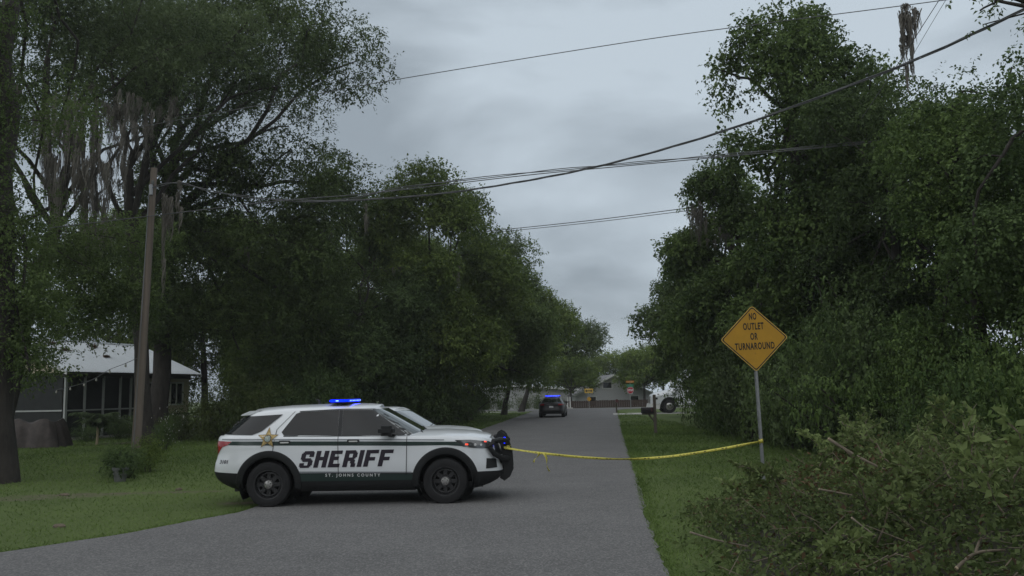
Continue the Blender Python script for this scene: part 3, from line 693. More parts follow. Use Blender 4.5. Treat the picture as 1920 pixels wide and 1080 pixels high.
    for z, x in ((.42, 2.60), (.62, 2.63), (.80, 2.615), (.98, 2.56)): MB().tube([(x, -.37, z), (x, .37, z)], .03, 8).build('cross_bar', 'black_plastic', pb, True)
    MB().box((2.585, 0, .71), (.02, .74, .36)).build('push_plate', 'black_plastic', pb)
    for sy in (-1, 1):
        MB().tube([(2.585, sy*.42, .98), (2.56, sy*.56, 1.02), (2.46, sy*.72, 1.04), (2.34, sy*.80, 1.02), (2.27, sy*.825, .93), (2.36, sy*.80, .80), (2.50, sy*.66, .72), (2.60, sy*.42, .70)], .046, 8).build('wing_bar', 'black_plastic', pb, True)
        bl = MB().box((2.55, sy*.47, 1.02), (.05, .05, .16), bev=.012).build('bumper_light', 'black_plastic', pb)
        MB().box((2.535, sy*.497, 1.02), (.03, .008, .11), bev=.003).build('led', 'blue_lit', bl)
    return t
suv = make_suv('patrol_suv', 'white sheriff patrol SUV with gold star and lit blue light bar', (-2.72, 15.83, .012), 0)
suv2 = copy_tree(suv, skip=('light_bar', 'star_emblem', 'push_bumper', 'side_warning_light', 'antenna')); suv2.location = (-2.95, 20.6, .012); suv2.rotation_euler = (0, 0, R(-20)); suv2.scale = (.93, .93, .92)
suv2['label'] = 'white patrol SUV without roof lights, mostly hidden behind the sheriff SUV'

SED = dict(W=.95, xr=-2.45, xf=2.5, nf=5, nr=6, K=120,
  rows=[(0, -2.1, 2.2, .86), (.12, -2.36, 2.4, .92), (.25, -2.44, 2.47, .94), (.33, -2.45, 2.48, .945), (.5, -2.44, 2.47, .95), (.65, -2.42, 2.44, .945), (.8, -2.42, 2.40, .94), (.9, -2.43, 2.36, .925), (.97, -2.41, 2.3, .90), (1, -2.37, 2.24, .87)],
  zbot=[(-2.5, .26), (0, .2), (2.5, .24)], zsh=[(-2.5, 1.02), (-1, 1.0), (.8, .96), (1.6, .92), (2.4, .78)], crown=[(-2.5, .03), (-1.6, .05), (.8, .04), (1.4, .06), (2.4, .02)],
  gh=[(0, .95, -2.0, 1.0, .88), (0, 1.0, -1.92, .92, .86), (.9, 1.33, -1.2, .12, .64), (1, 1.40, -1.05, -.02, .56)], roofz=[(-1.6, -.05), (-.4, .01), (.4, -.02)], roofcrown=.045, gxm=-.5)
def make_sedan(name, label, loc, rz):
    t = empty(name, loc, rz); C = Car(SED); tag(t, label, 'patrol car'); WX = [-1.52, 1.53]; WZ = .345; g = dict(b=[], bp=[])
    for f, r in C.faces:
        c = C.ctr(f)
        if abs(c[1]) > .5 and min(math.hypot(c[0]-wx, c[2]-WZ) for wx in WX) < .41: continue
        g['bp' if r < 3 and abs(c[0]) > 1.9 else 'b'].append(f)
    C.mesh('body', g['b']+C.deck+C.gh+C.roof, 'dark_paint', t); C.mesh('bumper', g['bp'], 'dark_paint', t)
    MB().box((0, 0, .3), (4.1, 1.4, .1)).build('underbody', 'black_plastic', t)
    for wx in WX:
        for sy in (-1, 1): wheel(t, wx, sy*.80, WZ, .345, sy)
    for sy in (-1, 1):
        C.patch('side_window', 'glass', t, [[(-1.5, 1.02), (.62, 1.0), (.05, 1.31), (-1.0, 1.33)]], 'Y', sy, .006)
        C.patch('taillight', 'red_lens', t, [[(sy*.50, .86), (sy*.84, .86), (sy*.86, .97), (sy*.50, .97)]], 'X', -1, .008)
        MB().box((.45, sy*.98, 1.03), (.14, .2, .12), bev=.03).build('side_mirror', 'dark_paint', t)
    C.patch('rear_window', 'glass', t, [[(-.70, 1.04), (.70, 1.04), (.52, 1.34), (-.52, 1.34)]], 'X', -1, .006, bvh=C.bvh_gh)
    C.patch('windshield', 'windshield', t, [[(-.70, 1.04), (.70, 1.04), (.52, 1.34), (-.52, 1.34)]], 'X', 1, .006, bvh=C.bvh_gh)
    C.patch('license_plate', 'sign_white', t, [[(-.15, .70), (.15, .70), (.15, .82), (-.15, .82)]], 'X', -1, .01)
    C.patch('trunk_seam', 'asphalt_dark', t, [[(-.5, .985), (.5, .985), (.5, .997), (-.5, .997)]], 'X', -1, .01)
    light_bar(t, -.45, 1.475, .55, .26)
    return t
make_sedan('patrol_sedan', 'dark patrol sedan with lit blue roof bar stopped far down the road', (2.86, 63.4, .012), R(84))

# ================================================================== SIGNS, POLE, WIRES, TAPE
def sign():
    t = tag(empty('road_sign', (4.17, 14.6, 0)), 'yellow diamond NO OUTLET OR TURNAROUND sign on a leaning steel post', 'road sign'); t.rotation_euler = (R(1), R(-1.2), R(-6))
    p = MB(); p.box((0, .02, 1.15), (.028, .05, 2.9)); p.box((-.022, .043, 1.15), (.016, .008, 2.9)); p.box((.022, .043, 1.15), (.016, .008, 2.9)); p.build('post', 'galv', t)
    def diamond(h, rad, z=2.70):
        pts = []
        for k in range(4):
            a = math.pi/2*k; c = Vector((math.cos(a)*(h-rad*1.414), math.sin(a)*(h-rad*1.414)))
            for j in range(6):
                b = a - math.pi/4 + math.pi/2*j/5; pts.append((c.x+rad*math.cos(b), c.y+rad*math.sin(b)+z))
        return pts
    pl = MB().prism(diamond(.565, .045), -.012, -.008).build('sign_plate', 'sign_edge', t)
    def ring(outer, inner, y0, y1):
        mb = MB(); n = len(outer); vs = [(a, y0, b) for a, b in outer]+[(a, y0, b) for a, b in inner]; return mb.add(vs, [(i, (i+1) % n, n+(i+1) % n, n+i) for i in range(n)])
    ring(diamond(.546, .036), diamond(.521, .03), -.0135, 0).build('border_line', 'sign_black', pl); MB().prism(diamond(.519, .03), -.0128, -.0124).build('sign_face', 'sign_yellow', pl)
    for txt, z, wd in (('NO', 3.08, .125), ('OUTLET', 2.91, .345), ('OR', 2.737, .125), ('TURNAROUND', 2.572, .66)):
        v, f = textmesh(txt, .17, 0, .0055, space=1.15); x0, x1 = min(a[0] for a in v), max(a[0] for a in v); y0, y1 = min(a[1] for a in v), max(a[1] for a in v)
        MB().add([((a[0]-(x0+x1)/2)*wd/(x1-x0), -.0148, (a[1]-(y0+y1)/2)*.122/(y1-y0)+z) for a in v], f).build('lettering', 'sign_black', pl, fixn=False)
    b = MB()
    for z in (2.95, 2.45): b.lathe([(.012, -.018), (.012, -.012)], 8, 'Y', (0, 0, z))
    b.build('bolts', 'galv', pl)
    return t
sign()
def utility_pole():
    t = tag(empty('utility_pole', (-10.31, 23.5, 0)), 'weathered wooden utility pole on the lawn in front of the house', 'utility pole')
    pts = [(.0, 0, -.2), (.06, 0, 2.), (.13, 0, 4.), (.2, 0, 6.2), (.27, 0, 8.35)]; MB().tube(pts, [.128, .12, .11, .098, .088], 16).build('shaft', 'polewood', t, True)
    MB().box((.26, -.14, 7.7), (.09, .06, .3), bev=.01).build('wire_bracket', 'galv', t); MB().lathe([(.001, .12), (.03, .11), (.045, .06), (.035, 0)], 10, 'Z', (.30, -.14, 7.85)).build('insulator', 'terracotta', t, True)
    MB().tube([(.20, -.13, 7.6), (.03, -.165, 1.0), (.0, -.175, 0)], .012, 6).build('ground_wire', 'wire_grey', t)
    return t
utility_pole()
def smooth_pts(p, k=6):
    p = [Vector(q) for q in p]; out = []
    for i in range(len(p)-1):
        a, b, c, e = p[max(i-1, 0)], p[i], p[i+1], p[min(i+2, len(p)-1)]
        for j in range(k):
            t = j/k; out.append(.5*((2*b)+(c-a)*t+(2*a-5*b+4*c-e)*t*t+(3*b-a-3*c+e)*t**3))
    return out+[p[-1]]
def wire(name, pts, r, m, label, parts=1, sep=.05, tw=9):
    sp = smooth_pts(pts); t = empty(name, tuple(sp[0])); tag(t, label, 'cable', 'overhead cables'); o = sp[0]
    for q in range(parts):
        mb = MB(); pp = []
        for i, p in enumerate(sp):
            a = i/tw*2*math.pi + q*2*math.pi/parts; pp.append(p-o+(Vector((0, math.cos(a), math.sin(a)))*sep/2 if parts > 1 else Vector()))
        mb.tube(pp, r, 6).build('strand', m, t, True)
    return t
wire('power_line', [(-21.01, 31.0, 10.89), (-13.52, 28.0, 10.87), (-7.77, 26.5, 11.22), (-3.84, 25.5, 11.51), (3.2, 23.5, 11.75), (6.61, 22.5, 11.77), (11.09, 21.0, 11.67), (13.82, 20.0, 11.65), (18, 18.4, 11.7)], .012, 'wire', 'highest single thin power line crossing above all the other cables')
wire('service_cable', [(-10.05, 23.36, 7.75), (-9.38, 23.6, 7.94), (-8.42, 23.7, 7.69), (-6.93, 23.8, 7.47), (-4.85, 24.0, 7.44), (-3.01, 24.0, 7.78), (.37, 24.0, 8.12), (3.15, 24.0, 8.33), (6.39, 24.0, 8.56), (10.57, 24.0, 8.86), (14.91, 24.0, 9.17), (18.49, 24.0, 9.38)], .012, 'wire', 'twisted black service cable tied to the pole top and crossing the road', 2, .05)
wire('telephone_cable', [(-14.23, 22.0, 6.21), (-13.51, 22.2, 6.3), (-10.05, 23.3, 6.93), (-6.6, 23.7, 7.38), (-3.9, 23.8, 7.58), (.37, 23.8, 8.0), (3.12, 23.8, 8.21), (6.33, 23.8, 8.45), (10.47, 23.8, 8.75), (14.78, 23.8, 9.04), (18.33, 23.8, 9.25)], .013, 'wire', 'black telephone cable running past the pole below the twisted cable')
wire('drop_cable', [(-6.0, 23.7, 7.35), (-4.75, 23.5, 7.3), (-2.25, 22.5, 7.18), (-.08, 21.0, 7.07), (2.12, 19.0, 6.97), (4.31, 16.5, 6.96), (6.38, 13.5, 7.04), (7.3, 11.5, 7.09), (7.61, 10.5, 7.11), (8.2, 7, 7.3)], .011, 'wire', 'twisted grey drop cable splicing off and rising steeply across the tall vine tree', 3, .034, 7)
wire('far_cable', [(-2.52, 51.0, 11.46), (-.87, 49.0, 11.24), (4.08, 45.0, 10.9), (8.09, 42.0, 10.76), (9.88, 40.5, 10.69)], .02, 'wire', 'upper of two parallel far cables between the green dome tree and vines')
wire('far_cable', [(-2.52, 51.0, 11.36), (-.87, 49.0, 11.13), (4.08, 45.0, 10.78), (8.09, 42.0, 10.63), (9.88, 40.5, 10.55)], .016, 'wire', 'lower of two parallel far cables between the green dome tree and vines')
wire('guy_wire', [(8.7, 20.4, 8.4), (9.26, 19.0, 9.55), (9.9, 17.2, 11.0)], .009, 'wire', 'thin steep guy wire above the vine trees, beside the hanging moss')
wire('guy_wire', [(9.5, 20.1, 9.2), (9.81, 18.0, 10.42), (10.1, 16.9, 11.1)], .006, 'wire_grey', 'thinner pale guy wire above the vine trees, beside the darker one')
mm = link('hanging_moss', moss_mesh((10.42, 21.22, 11.68), .16, 2.3, 420, 5, False), 'moss'); mm.rotation_euler = (0, 0, 0); tag(mm, 'long grey moss strand hanging from the highest power line', 'moss')
mm = link('hanging_moss', moss_mesh((-9.62, 23.5, 7.7), .10, 2.6, 150, 6, False), 'moss'); tag(mm, 'grey moss hanging beside the top of the utility pole', 'moss')
mm = link('hanging_moss', moss_mesh((-9.33, 23.6, 7.93), .04, 1.4, 64, 8, False), 'moss'); tag(mm, 'small wisp of moss hanging from the twisted service cable', 'moss')

def tape():
    pts = smooth_pts([(-.20, 15.36, .90), (.42, 15.32, .80), (1.25, 15.2, .71), (1.97, 15.0, .685), (2.69, 14.9, .73), (3.39, 14.75, .83), (4.12, 14.57, .965)], 16); vs = []; fs = []; L = 0; us = []
    rnd = random.Random(4); ang = 0
    for i, p in enumerate(pts):
        if i: L += (p-pts[i-1]).length
        ang = .55*math.sin(L*2.3+.4)+.35*math.sin(L*5.1); w = .021
        up = Vector((0, math.sin(ang)*w, math.cos(ang)*w)); vs += [p-up, p+up]; us.append(L)
    # knot ends round the bumper and the post are part of the same strip
    fs = [(2*i, 2*i+2, 2*i+3, 2*i+1) for i in range(len(pts)-1)]
    t = empty('caution_tape', tuple(pts[0])); tag(t, 'yellow caution tape tied from the push bumper to the sign post', 'caution tape'); o = pts[0]
    def strip(name, vs, fs, us):
        me = bpy.data.meshes.new(name); me.from_pydata([tuple(v-o) for v in vs], [], fs); uvl = me.uv_layers.new(name='UVMap')
        for l in me.loops: uvl.data[l.index].uv = (us[l.vertex_index//2], l.vertex_index % 2)
        ob = link(name, me, 'tape', t, True); sm = ob.modifiers.new('s', 'SOLIDIFY'); sm.thickness = .0015; return ob
    strip('tape_strip', vs, fs, us)
    for c, rr_, n in ((Vector((4.145, 14.60, .97)), .036, 1), (Vector((-.135, 15.43, .90)), .05, 1)):
        v2 = []; u2 = []
        for k in range(17):
            a = 2*math.pi*k/16; q = c+Vector((rr_*math.cos(a), rr_*math.sin(a), .012*math.sin(3*a))); v2 += [q-Vector((0, 0, .03)), q+Vector((0, 0, .03))]; u2.append(k*.02)
        strip('tape_knot', v2, [(2*i, 2*i+2, 2*i+3, 2*i+1) for i in range(16)], u2)
    for (x, z0, dx, ln) in ((.50, .80, .10, .32), (.42, .81, -.09, .17)):
        v2 = []; u2 = []
        for k in range(9):
            q = k/8; p = Vector((x+dx*q+.02*math.sin(q*6), 15.30-.02*q, z0-ln*q)); w = .034; a = .6+q*1.5
            v2 += [p-Vector((math.cos(a)*w, math.sin(a)*w, 0)), p+Vector((math.cos(a)*w, math.sin(a)*w, 0))]; u2.append(q*ln)
        strip('tape_tail', v2, [(2*i, 2*i+2, 2*i+3, 2*i+1) for i in range(8)], u2)
tape()

# ---- far street signs
def octagon(r, z): return [(r*math.cos(R(22.5+45*k)), r*math.sin(R(22.5+45*k))+z) for k in range(8)]
def stop_sign():
    t = tag(empty('stop_sign', (10.95, 81, 0), R(5)), 'red stop sign with green and orange street plates on one post', 'stop sign')
    MB().tube([(0, .03, 0), (0, .03, 2.75)], .03, 8).build('post', 'galv', t)
    pl = MB().prism(octagon(.34, 1.80), -.01, 0).build('stop_plate', 'sign_white', t); MB().prism(octagon(.315, 1.80), -.014, -.0115).build('red_face', 'stop_red', pl)
    v, f = textmesh('STOP', .24, 0, .01); MB().add([(a[0]*.85, -.018, a[1]+1.80) for a in v], f).build('lettering', 'sign_white', pl, fixn=False)
    MB().box((0, -.005, 2.25), (.66, .012, .24), bev=.005).build('street_plate', 'sign_green', t); MB().box((0, -.005, 2.60), (.80, .012, .20), bev=.005).build('orange_plate', 'sign_orange', t)
stop_sign()
def arrow_sign():
    t = tag(empty('arrow_sign', (8.03, 92.4, 0), R(5)), 'yellow double arrow sign over a small diamond beyond the cross street', 'arrow sign')
    MB().tube([(0, .03, -.1), (0, .03, 2.1)], .03, 8).build('post', 'galv', t)
    p = MB().box((0, -.005, 1.82), (.92, .012, .48), bev=.005).build('arrow_plate', 'sign_edge', t)
    ar = [(-.40, 0), (-.22, .15), (-.22, .05), (.22, .05), (.22, .15), (.40, 0), (.22, -.15), (.22, -.05), (-.22, -.05), (-.22, -.15)]
    MB().prism([(a, b+1.82) for a, b in ar], -.016, -.0125).build('double_arrow', 'sign_black', p)
    MB().prism([(0, .68), (.27, .95), (0, 1.22), (-.27, .95)], -.012, 0).build('diamond_plate', 'sign_yellow', t)
arrow_sign()
def mailbox(name, label, loc, rz, s=1., m='dark_metal', pm_='postwood', ext=1.64):
    t = tag(empty(name, loc, rz), label, 'mailbox', 'mailboxes')
    MB().box((0, 0, ext/2), (.11, .11, ext)).build('post', pm_, t); ar = MB().box((-.24, 0, .83), (.62, .09, .06)); ar.build('arm', pm_, t)
    MB().tube([(-.02, 0, .50), (-.26, 0, .80)], .035, 6).build('brace', pm_, t)
    arc = [(.11*math.cos(R(a)), .14+.11*math.sin(R(a))) for a in range(0, 181, 20)]; bx_ = MB().prism([(.11, 0)]+arc+[(-.11, 0)], -.57, -.075, 'X')
    bx_.v = [(a, b, c+.865) for a, b, c in bx_.v]; b = bx_.build('box', m, t, True); MB().box((-.15, -.118, 1.0), (.04, .01, .14)).build('flag', 'red_brown', b)
    return t
mailbox('mailbox', 'black mailbox on a tall wooden post in the grass strip', (5.97, 36.7, 0), R(4))
mailbox('mailbox', 'small dark red mailbox by the driveway before the stop sign', (8.35, 70.5, 0), R(90), m='red_brown', ext=1.0)

# ================================================================== HOUSES
def tin_house():
    A = Vector((-21.1, 40.3, 0)); B = Vector((-18.5, 48.9, 0)); u = (B-A).normalized(); n = Vector((u.y, -u.x, 0)); L = (B-A).length   # n points to the road
    t = tag(empty('tin_roof_house', tuple(A), math.atan2(u.y, u.x)), 'beige house with pale tin roof and screened porch behind the oaks', 'house')
    # local x along the facade, local -y towards the road
    D = 7.4; eave, ridge = 3.25, 5.02; xp = 4.9       # porch ends at xp
    w = MB(); w.box(((xp+L)/2, .12, 2.05), (L-xp, .2, 2.1)); w.box((L-.1, D/2, 1.6), (.2, D-.3, 3.2)); w.box((L/2, D-.1, 1.6), (L, .2, 3.2)); w.box((.1, D-1.2, 1.6), (.2, 2.2, 3.2)); w.box((xp-.1, 1.5, 1.6), (.18, 2.6, 3.2)); w.box((xp/2, 5.0, 1.6), (xp-.2, .16, 3.2))
    wall = w.build('wall', 'beige_wall', t)
    MB().box(((xp+L)/2, .10, .5), (L-xp+.04, .26, 1.0)).build('wainscot', 'beige_low', t); MB().box(((xp+L)/2, .08, 1.04), (L-xp+.06, .30, .07)).build('ledge', 'trim_dark', t)
    MB().box((L/2, .02, 3.10), (L+.1, .12, .26)).build('fascia', 'trim_dark', t)
    for x0, x1, z0, z1 in ((7.35, 8.4, 1.55, 2.75), (5.3, 6.0, 1.55, 2.75)):
        f = MB()
        for (c, d_) in ((((x0+x1)/2, -.01, z0), (x1-x0+.14, .1, .08)), (((x0+x1)/2, -.01, z1), (x1-x0+.14, .1, .08)), ((x0, -.01, (z0+z1)/2), (.08, .1, z1-z0)), ((x1, -.01, (z0+z1)/2), (.08, .1, z1-z0)), (((x0+x1)/2, -.015, (z0+z1)/2), (.05, .07, z1-z0))): f.box(c, d_)
        fr = f.build('window', 'trim_white', t)
        for xa, xb in ((x0+.045, (x0+x1)/2-.03), ((x0+x1)/2+.03, x1-.045)): MB().box(((xa+xb)/2, .005, (z0+z1)/2), (xb-xa, .02, z1-z0-.09)).build('pane', 'glass', fr)
    # screened porch: posts, rails, screens
    for i, x in enumerate((.08, 1.25, 2.45, 3.6, 4.35)): MB().box((x, 0, 1.55), (.13 if i == 0 else .075, .1, 3.0)).build('porch_post', 'post_grey', t)
    MB().box((xp/2, 0, 1.42), (xp-.2, .06, .07)).build('porch_rail', 'post_grey', t)
    MB().box((.02, 2.6, 1.42), (.06, 5.0, .07)).build('porch_rail', 'post_grey', t)
    for xa, xb in ((.16, 1.2), (1.3, 2.4), (2.5, 3.55), (3.65, 4.3), (4.4, 4.85)): MB().box(((xa+xb)/2, .04, 1.6), (xb-xa, .008, 2.9)).build('screen_panel', 'screen', t)
    MB().box((.04, 2.6, 1.6), (.008, 4.9, 2.9)).build('screen_panel', 'screen', t)
    MB().box((xp/2, 2.4, .06), (xp, 5.0, .12)).build('porch_floor', 'concrete', t)
    # roof: tin sheets with ribs
    ov = .45; y0, y1 = -.5, D/2; sl_ = math.hypot(y1-y0, ridge-eave); ns = 13; wid = (L+2*ov)/ns; sh = MB(); cs, sn = (y1-y0)/sl_, (ridge-eave)/sl_
    roof = empty('roof'); roof.parent = t
    prof = []
    for k in range(5):
        xx = k*wid/4; prof += [(xx, 0), (xx+.012, .025), (xx+.05, .025), (xx+.062, 0)] if k < 4 else [(wid, 0)]
    vs = [(a, 0, b) for a, b in prof]+[(a, sl_, b) for a, b in prof]; k = len(prof); me = None
    for i in range(ns):
        for side in (0, 1):
            if me is None:
                mb = MB().add(vs, [(j, j+1, k+j+1, k+j) for j in range(k-1)]); o = mb.build('tin_sheet', 'tin_roof', roof, fixn=False); me = o.data
                sm = None
            else: o = link('tin_sheet', me, None, roof)
            o.location = (-ov+i*wid, y0, eave-.02) if side == 0 else (-ov+(i+1)*wid, D+.5, eave-.02)
            o.rotation_euler = (math.atan2(sn, cs), 0, 0 if side == 0 else math.pi)
    MB().prism([(y1-.16, ridge-.045), (y1, ridge+.05), (y1+.16, ridge-.045)], -ov, L+ov, 'X').build('ridge_cap', 'tin_cap', roof)
    for x in (-ov+.03, L+ov-.03):
        MB().prism([(y0, eave-.17), (y0, eave-.05), (y1, ridge-.07), (D+.5, eave-.05), (D+.5, eave-.17), (y1, ridge-.2)], x-.02, x+.02, 'X').build('barge_board', 'trim_white', t)
        MB().prism([(0, eave-.05), (y1, ridge-.22), (D, eave-.05)], x-(.35 if x > 0 else -.3)-.02, x-(.35 if x > 0 else -.3)+.02, 'X').build('gable_wall', 'beige_wall', t)
    MB().box((L/2, -.25, eave-.10), (L+.6, .5, .03)).build('soffit', 'trim_dark', t)
    # leaf litter lying on the tin
    rg = np.random.default_rng(3); mtx = Matrix.Translation(A) @ Matrix.Rotation(math.atan2(u.y, u.x), 4, 'Z')
    for (lx, fr_, sx, sy_, lab) in ((2.2, .86, .42, .10, 'brown leaf litter high on the tin roof, longest patch'), (2.3, .66, .42, .10, 'brown leaf litter halfway up the tin roof'), (4.9, .84, .3, .12, 'brown leaf litter high on the tin roof nearer the pole'), (4.3, .50, .25, .05, 'small streak of leaf litter low on the tin roof')):
        nl = 130; P = np.zeros((nl, 3)); a_ = rg.normal(0, sx*.5, nl); b_ = rg.normal(0, sy_, nl)+a_*.35
        for i in range(nl):
            q = mtx @ Vector((lx+a_[i], y0+sl_*cs*fr_+b_[i]*cs, eave+sl_*sn*fr_+b_[i]*sn+.02)); P[i] = q
        Vq, Fq = leafquads(P, rg.normal(0, 1, (nl, 3))*np.array([1, 1, .3]), rg.uniform(.08, .16, nl), rg, .6, 0, 2.5)
        tag(link('leaf_litter', npmesh('leaf_litter', Vq, Fq, rg.uniform(0, 1, nl)), 'brown_leaf'), lab, 'leaf litter', 'leaf litter on the tin roof')
tin_house()
def far_house(name, label, loc, rz, Lx, D, eave, ridge, wins):
    t = tag(empty(name, loc, rz), label, 'house', 'houses beyond the cross street'); mb = MB()
    mb.prism([(-Lx/2, 0), (Lx/2, 0), (Lx/2, eave), (0, ridge), (-Lx/2, eave)], 0, D, 'Y'); mb.build('wall', 'wall_far', t)
    for s in (-1, 1):
        q = math.atan2(ridge-eave, Lx/2); ln = math.hypot(ridge-eave, Lx/2)+.35
        c = Vector((s*(Lx/4+.14), D/2-.1, (eave+ridge)/2-.05)); MB().box(c+Vector((0, 0, .1)), (ln, D+.8, .1), mtx=Matrix.Rotation(s*q, 3, 'Y')).build('roof', 'shingle', t)
        MB().box(c+Vector((0, -D/2-.42, .06)), (ln, .06, .2), mtx=Matrix.Rotation(s*q, 3, 'Y')).build('barge_board', 'trim_white', t)
    for (x, z, w, h) in wins:
        f = MB(); f.box((x-w/2, -.03, z), (.1, .08, h)); f.box((x+w/2, -.03, z), (.1, .08, h)); f.box((x, -.03, z+h/2), (w+.1, .085, .1)); f.box((x, -.03, z-h/2), (w+.1, .085, .1)); fr = f.build('window', 'trim_white', t)
        MB().box((x, -.012, z), (w-.1, .02, h-.1)).build('pane', 'glass', fr)
far_house('white_house', 'white sided house with gable window behind the brown fence', (11.6, 100, -1.), R(4), 9.0, 8, 2.3, 4.5, [(-.75, 3.42, 1.1, .75), (-2.6, 1.6, 1.0, 1.1), (2.4, 1.6, 1.0, 1.1)])
far_house('pale_house', 'long pale house behind the dark patrol sedan', (.5, 104, -1.), R(4), 15, 8, 2.9, 3.6, [(-4, 1.7, 1.1, 1.0), (4, 1.7, 1.1, 1.0)])
def far_fence():
    t = tag(empty('board_fence', (5.0, 95.2, -.25), R(-1)), 'low dark brown board fence in front of the white sided house', 'fence'); n = 44; me = None; rg = random.Random(2)
    for i in range(n):
        if me is None: o = MB().box((0, 0, .5), (.235, .025, 1.0)).build('board', 'fence', t); me = o.data
        else: o = link('board', me, None, t)
        o.location = (i*.25, rg.uniform(-.008, .008), rg.uniform(-.02, .02))
    for z in (.25, .8): MB().box((n*.125, .04, z), (n*.25, .04, .08)).build('rail', 'fence', t)
far_fence()
def porch_steps():
    t = tag(empty('white_porch_railing', (5.2, 90.6, 0), R(4)), 'white railing posts with a step beside the cross street', 'railing')
    for x in (.42, .68): MB().box((x, 0, .62), (.10, .10, 1.24)).build('post', 'trim_white', t)
    MB().box((.05, 0, .36), (.62, .10, .08)).build('rail', 'trim_white', t); MB().tube([(.30, 0, .36), (.46, 0, .10)], .045, 6).build('brace', 'trim_white', t); MB().box((.62, 0, .06), (.62, .5, .12), bev=.01).build('step', 'concrete', t)
porch_steps()

# ================================================================== TRUCK ON THE DRIVEWAY (faces the road)
def truck():
    t = tag(empty('semi_truck', (10.55, 67.3, .02), R(0)), 'white semi truck tractor parked on the driveway, half hidden by foliage', 'truck')
    # local +x is rearwards
    xs_ = [0, .10, .35, .9, 1.5, 2.0]; top = [1.20, 1.42, 1.55, 1.68, 1.82, 1.95]; hw = [.78, .92, 1.0, 1.04, 1.06, 1.08]; vs = []; fs = []; K = 13
    for x, z, w in zip(xs_, top, hw):
        for k in range(K):
            a = math.pi*k/(K-1); c_, s_ = math.cos(a), math.sin(a); vs.append((x, -w*(abs(c_)**.45)*(1 if c_ > 0 else -1), .62+(z-.62)*s_**.45))
    for i in range(len(xs_)-1):
        for k in range(K-1): fs.append((i*K+k, i*K+k+1, (i+1)*K+k+1, (i+1)*K+k))
    fs.append(tuple(range(K)))
    # cut the wheel opening out of the side
    bm = MB(); bm.v = vs; bm.f = fs; hood = bm.build('hood', 'white_paint', t, True)
    MB().prism([(-.12, .32), (.62, .32), (.66, .72), (-.02, .74)], -1.12, 1.12).build('bumper', 'trim_white', t)
    MB().box((.02, 0, .98), (.06, .95, .62), bev=.02).build('grille', 'chrome', t)
    for s in (-1, 1):
        # fender panel with an arched opening, wheel inside
        out = [(.62, .46), (.66, 1.32), (2.02, 1.40), (2.02, .46)]; arc = [(1.36+.62*math.cos(R(a)), .54+.62*math.sin(R(a))) for a in range(-7, 188, 13)]
        pl = [(.62, .74), (.10, .74), (.12, 1.22), (.5, 1.34), (2.02, 1.42), (2.02, .47)]+arc
        MB().prism(pl, s*1.09, s*1.16).build('fender', 'white_paint', t)
        MB().prism([(.60, .46), (.60, .74), (.78, 1.02), (1.36, 1.2), (1.92, 1.02), (2.06, .46)]+[], s*.98, s*1.07).build('wheel_well', 'black_plastic', t)
        ar = MB(); vs2 = [(1.36+r_*math.cos(R(a)), yy_, .54+r_*math.sin(R(a))) for a in range(-8, 189, 14) for r_, yy_ in ((.60, s*1.17), (.69, s*1.17), (.69, s*1.08))]
        ar.add(vs2, [(3*i+j, 3*i+j+1, 3*i+j+4, 3*i+j+3) for i in range(14) for j in (0, 1)]); ar.build('arch_trim', 'black_plastic', t)
        w = empty('wheel', (1.36, s*1.02, .52)); w.parent = t
        MB().lathe([(.30, -.14), (.46, -.15), (.52, -.11), (.52, .11), (.46, .15), (.30, .14)], 36, 'Y').build('tyre', 'rubber', w, True)
        MB().lathe([(.305, s*.13), (.28, s*.10), (.22, s*.14), (.17, s*.20), (.10, s*.20), (.09, s*.25), (.001, s*.26)], 28, 'Y').build('rim', 'chrome', w, True)
        MB().box((.30, s*1.165, 1.13), (.34, .03, .16), bev=.012).build('headlight', 'clear_lens', t); MB().box((.55, s*1.05, 1.45), (.14, .05, .07), bev=.01).build('marker_lamp', 'clear_lens', t)
        MB().box((2.0, s*1.36, 2.3), (.1, .26, .62), bev=.03).build('side_mirror', 'trim_white', t)
    cab = MB().prism([(1.95, .6), (1.95, 1.9), (2.5, 2.75), (3.1, 3.3), (5.4, 3.6), (5.4, .6)], -1.12, 1.12).build('cab', 'white_paint', t)
    MB().add([(1.97, -.95, 1.96), (1.97, .95, 1.96), (2.475, .88, 2.73), (2.475, -.88, 2.73)], [(0, 1, 2, 3)]).build('windshield', 'windshield', t)
    for s in (-1, 1): MB().prism([(2.35, 1.75), (2.6, 2.55), (3.2, 2.6), (3.2, 1.75)], s*1.122, s*1.13).build('door_window', 'glass', t)
    MB().box((6.3, 0, .75), (3.2, .8, .25)).build('chassis', 'black_plastic', t)
    for x in (6.4, 7.5):
        for s in (-1, 1): w = empty('wheel', (x, s*.85, .52)); w.parent = t; MB().lathe([(.30, -.25), (.46, -.26), (.52, -.2), (.52, .2), (.46, .26), (.30, .25), (.05, .1*s)], 30, 'Y').build('tyre', 'rubber', w, True)
truck()

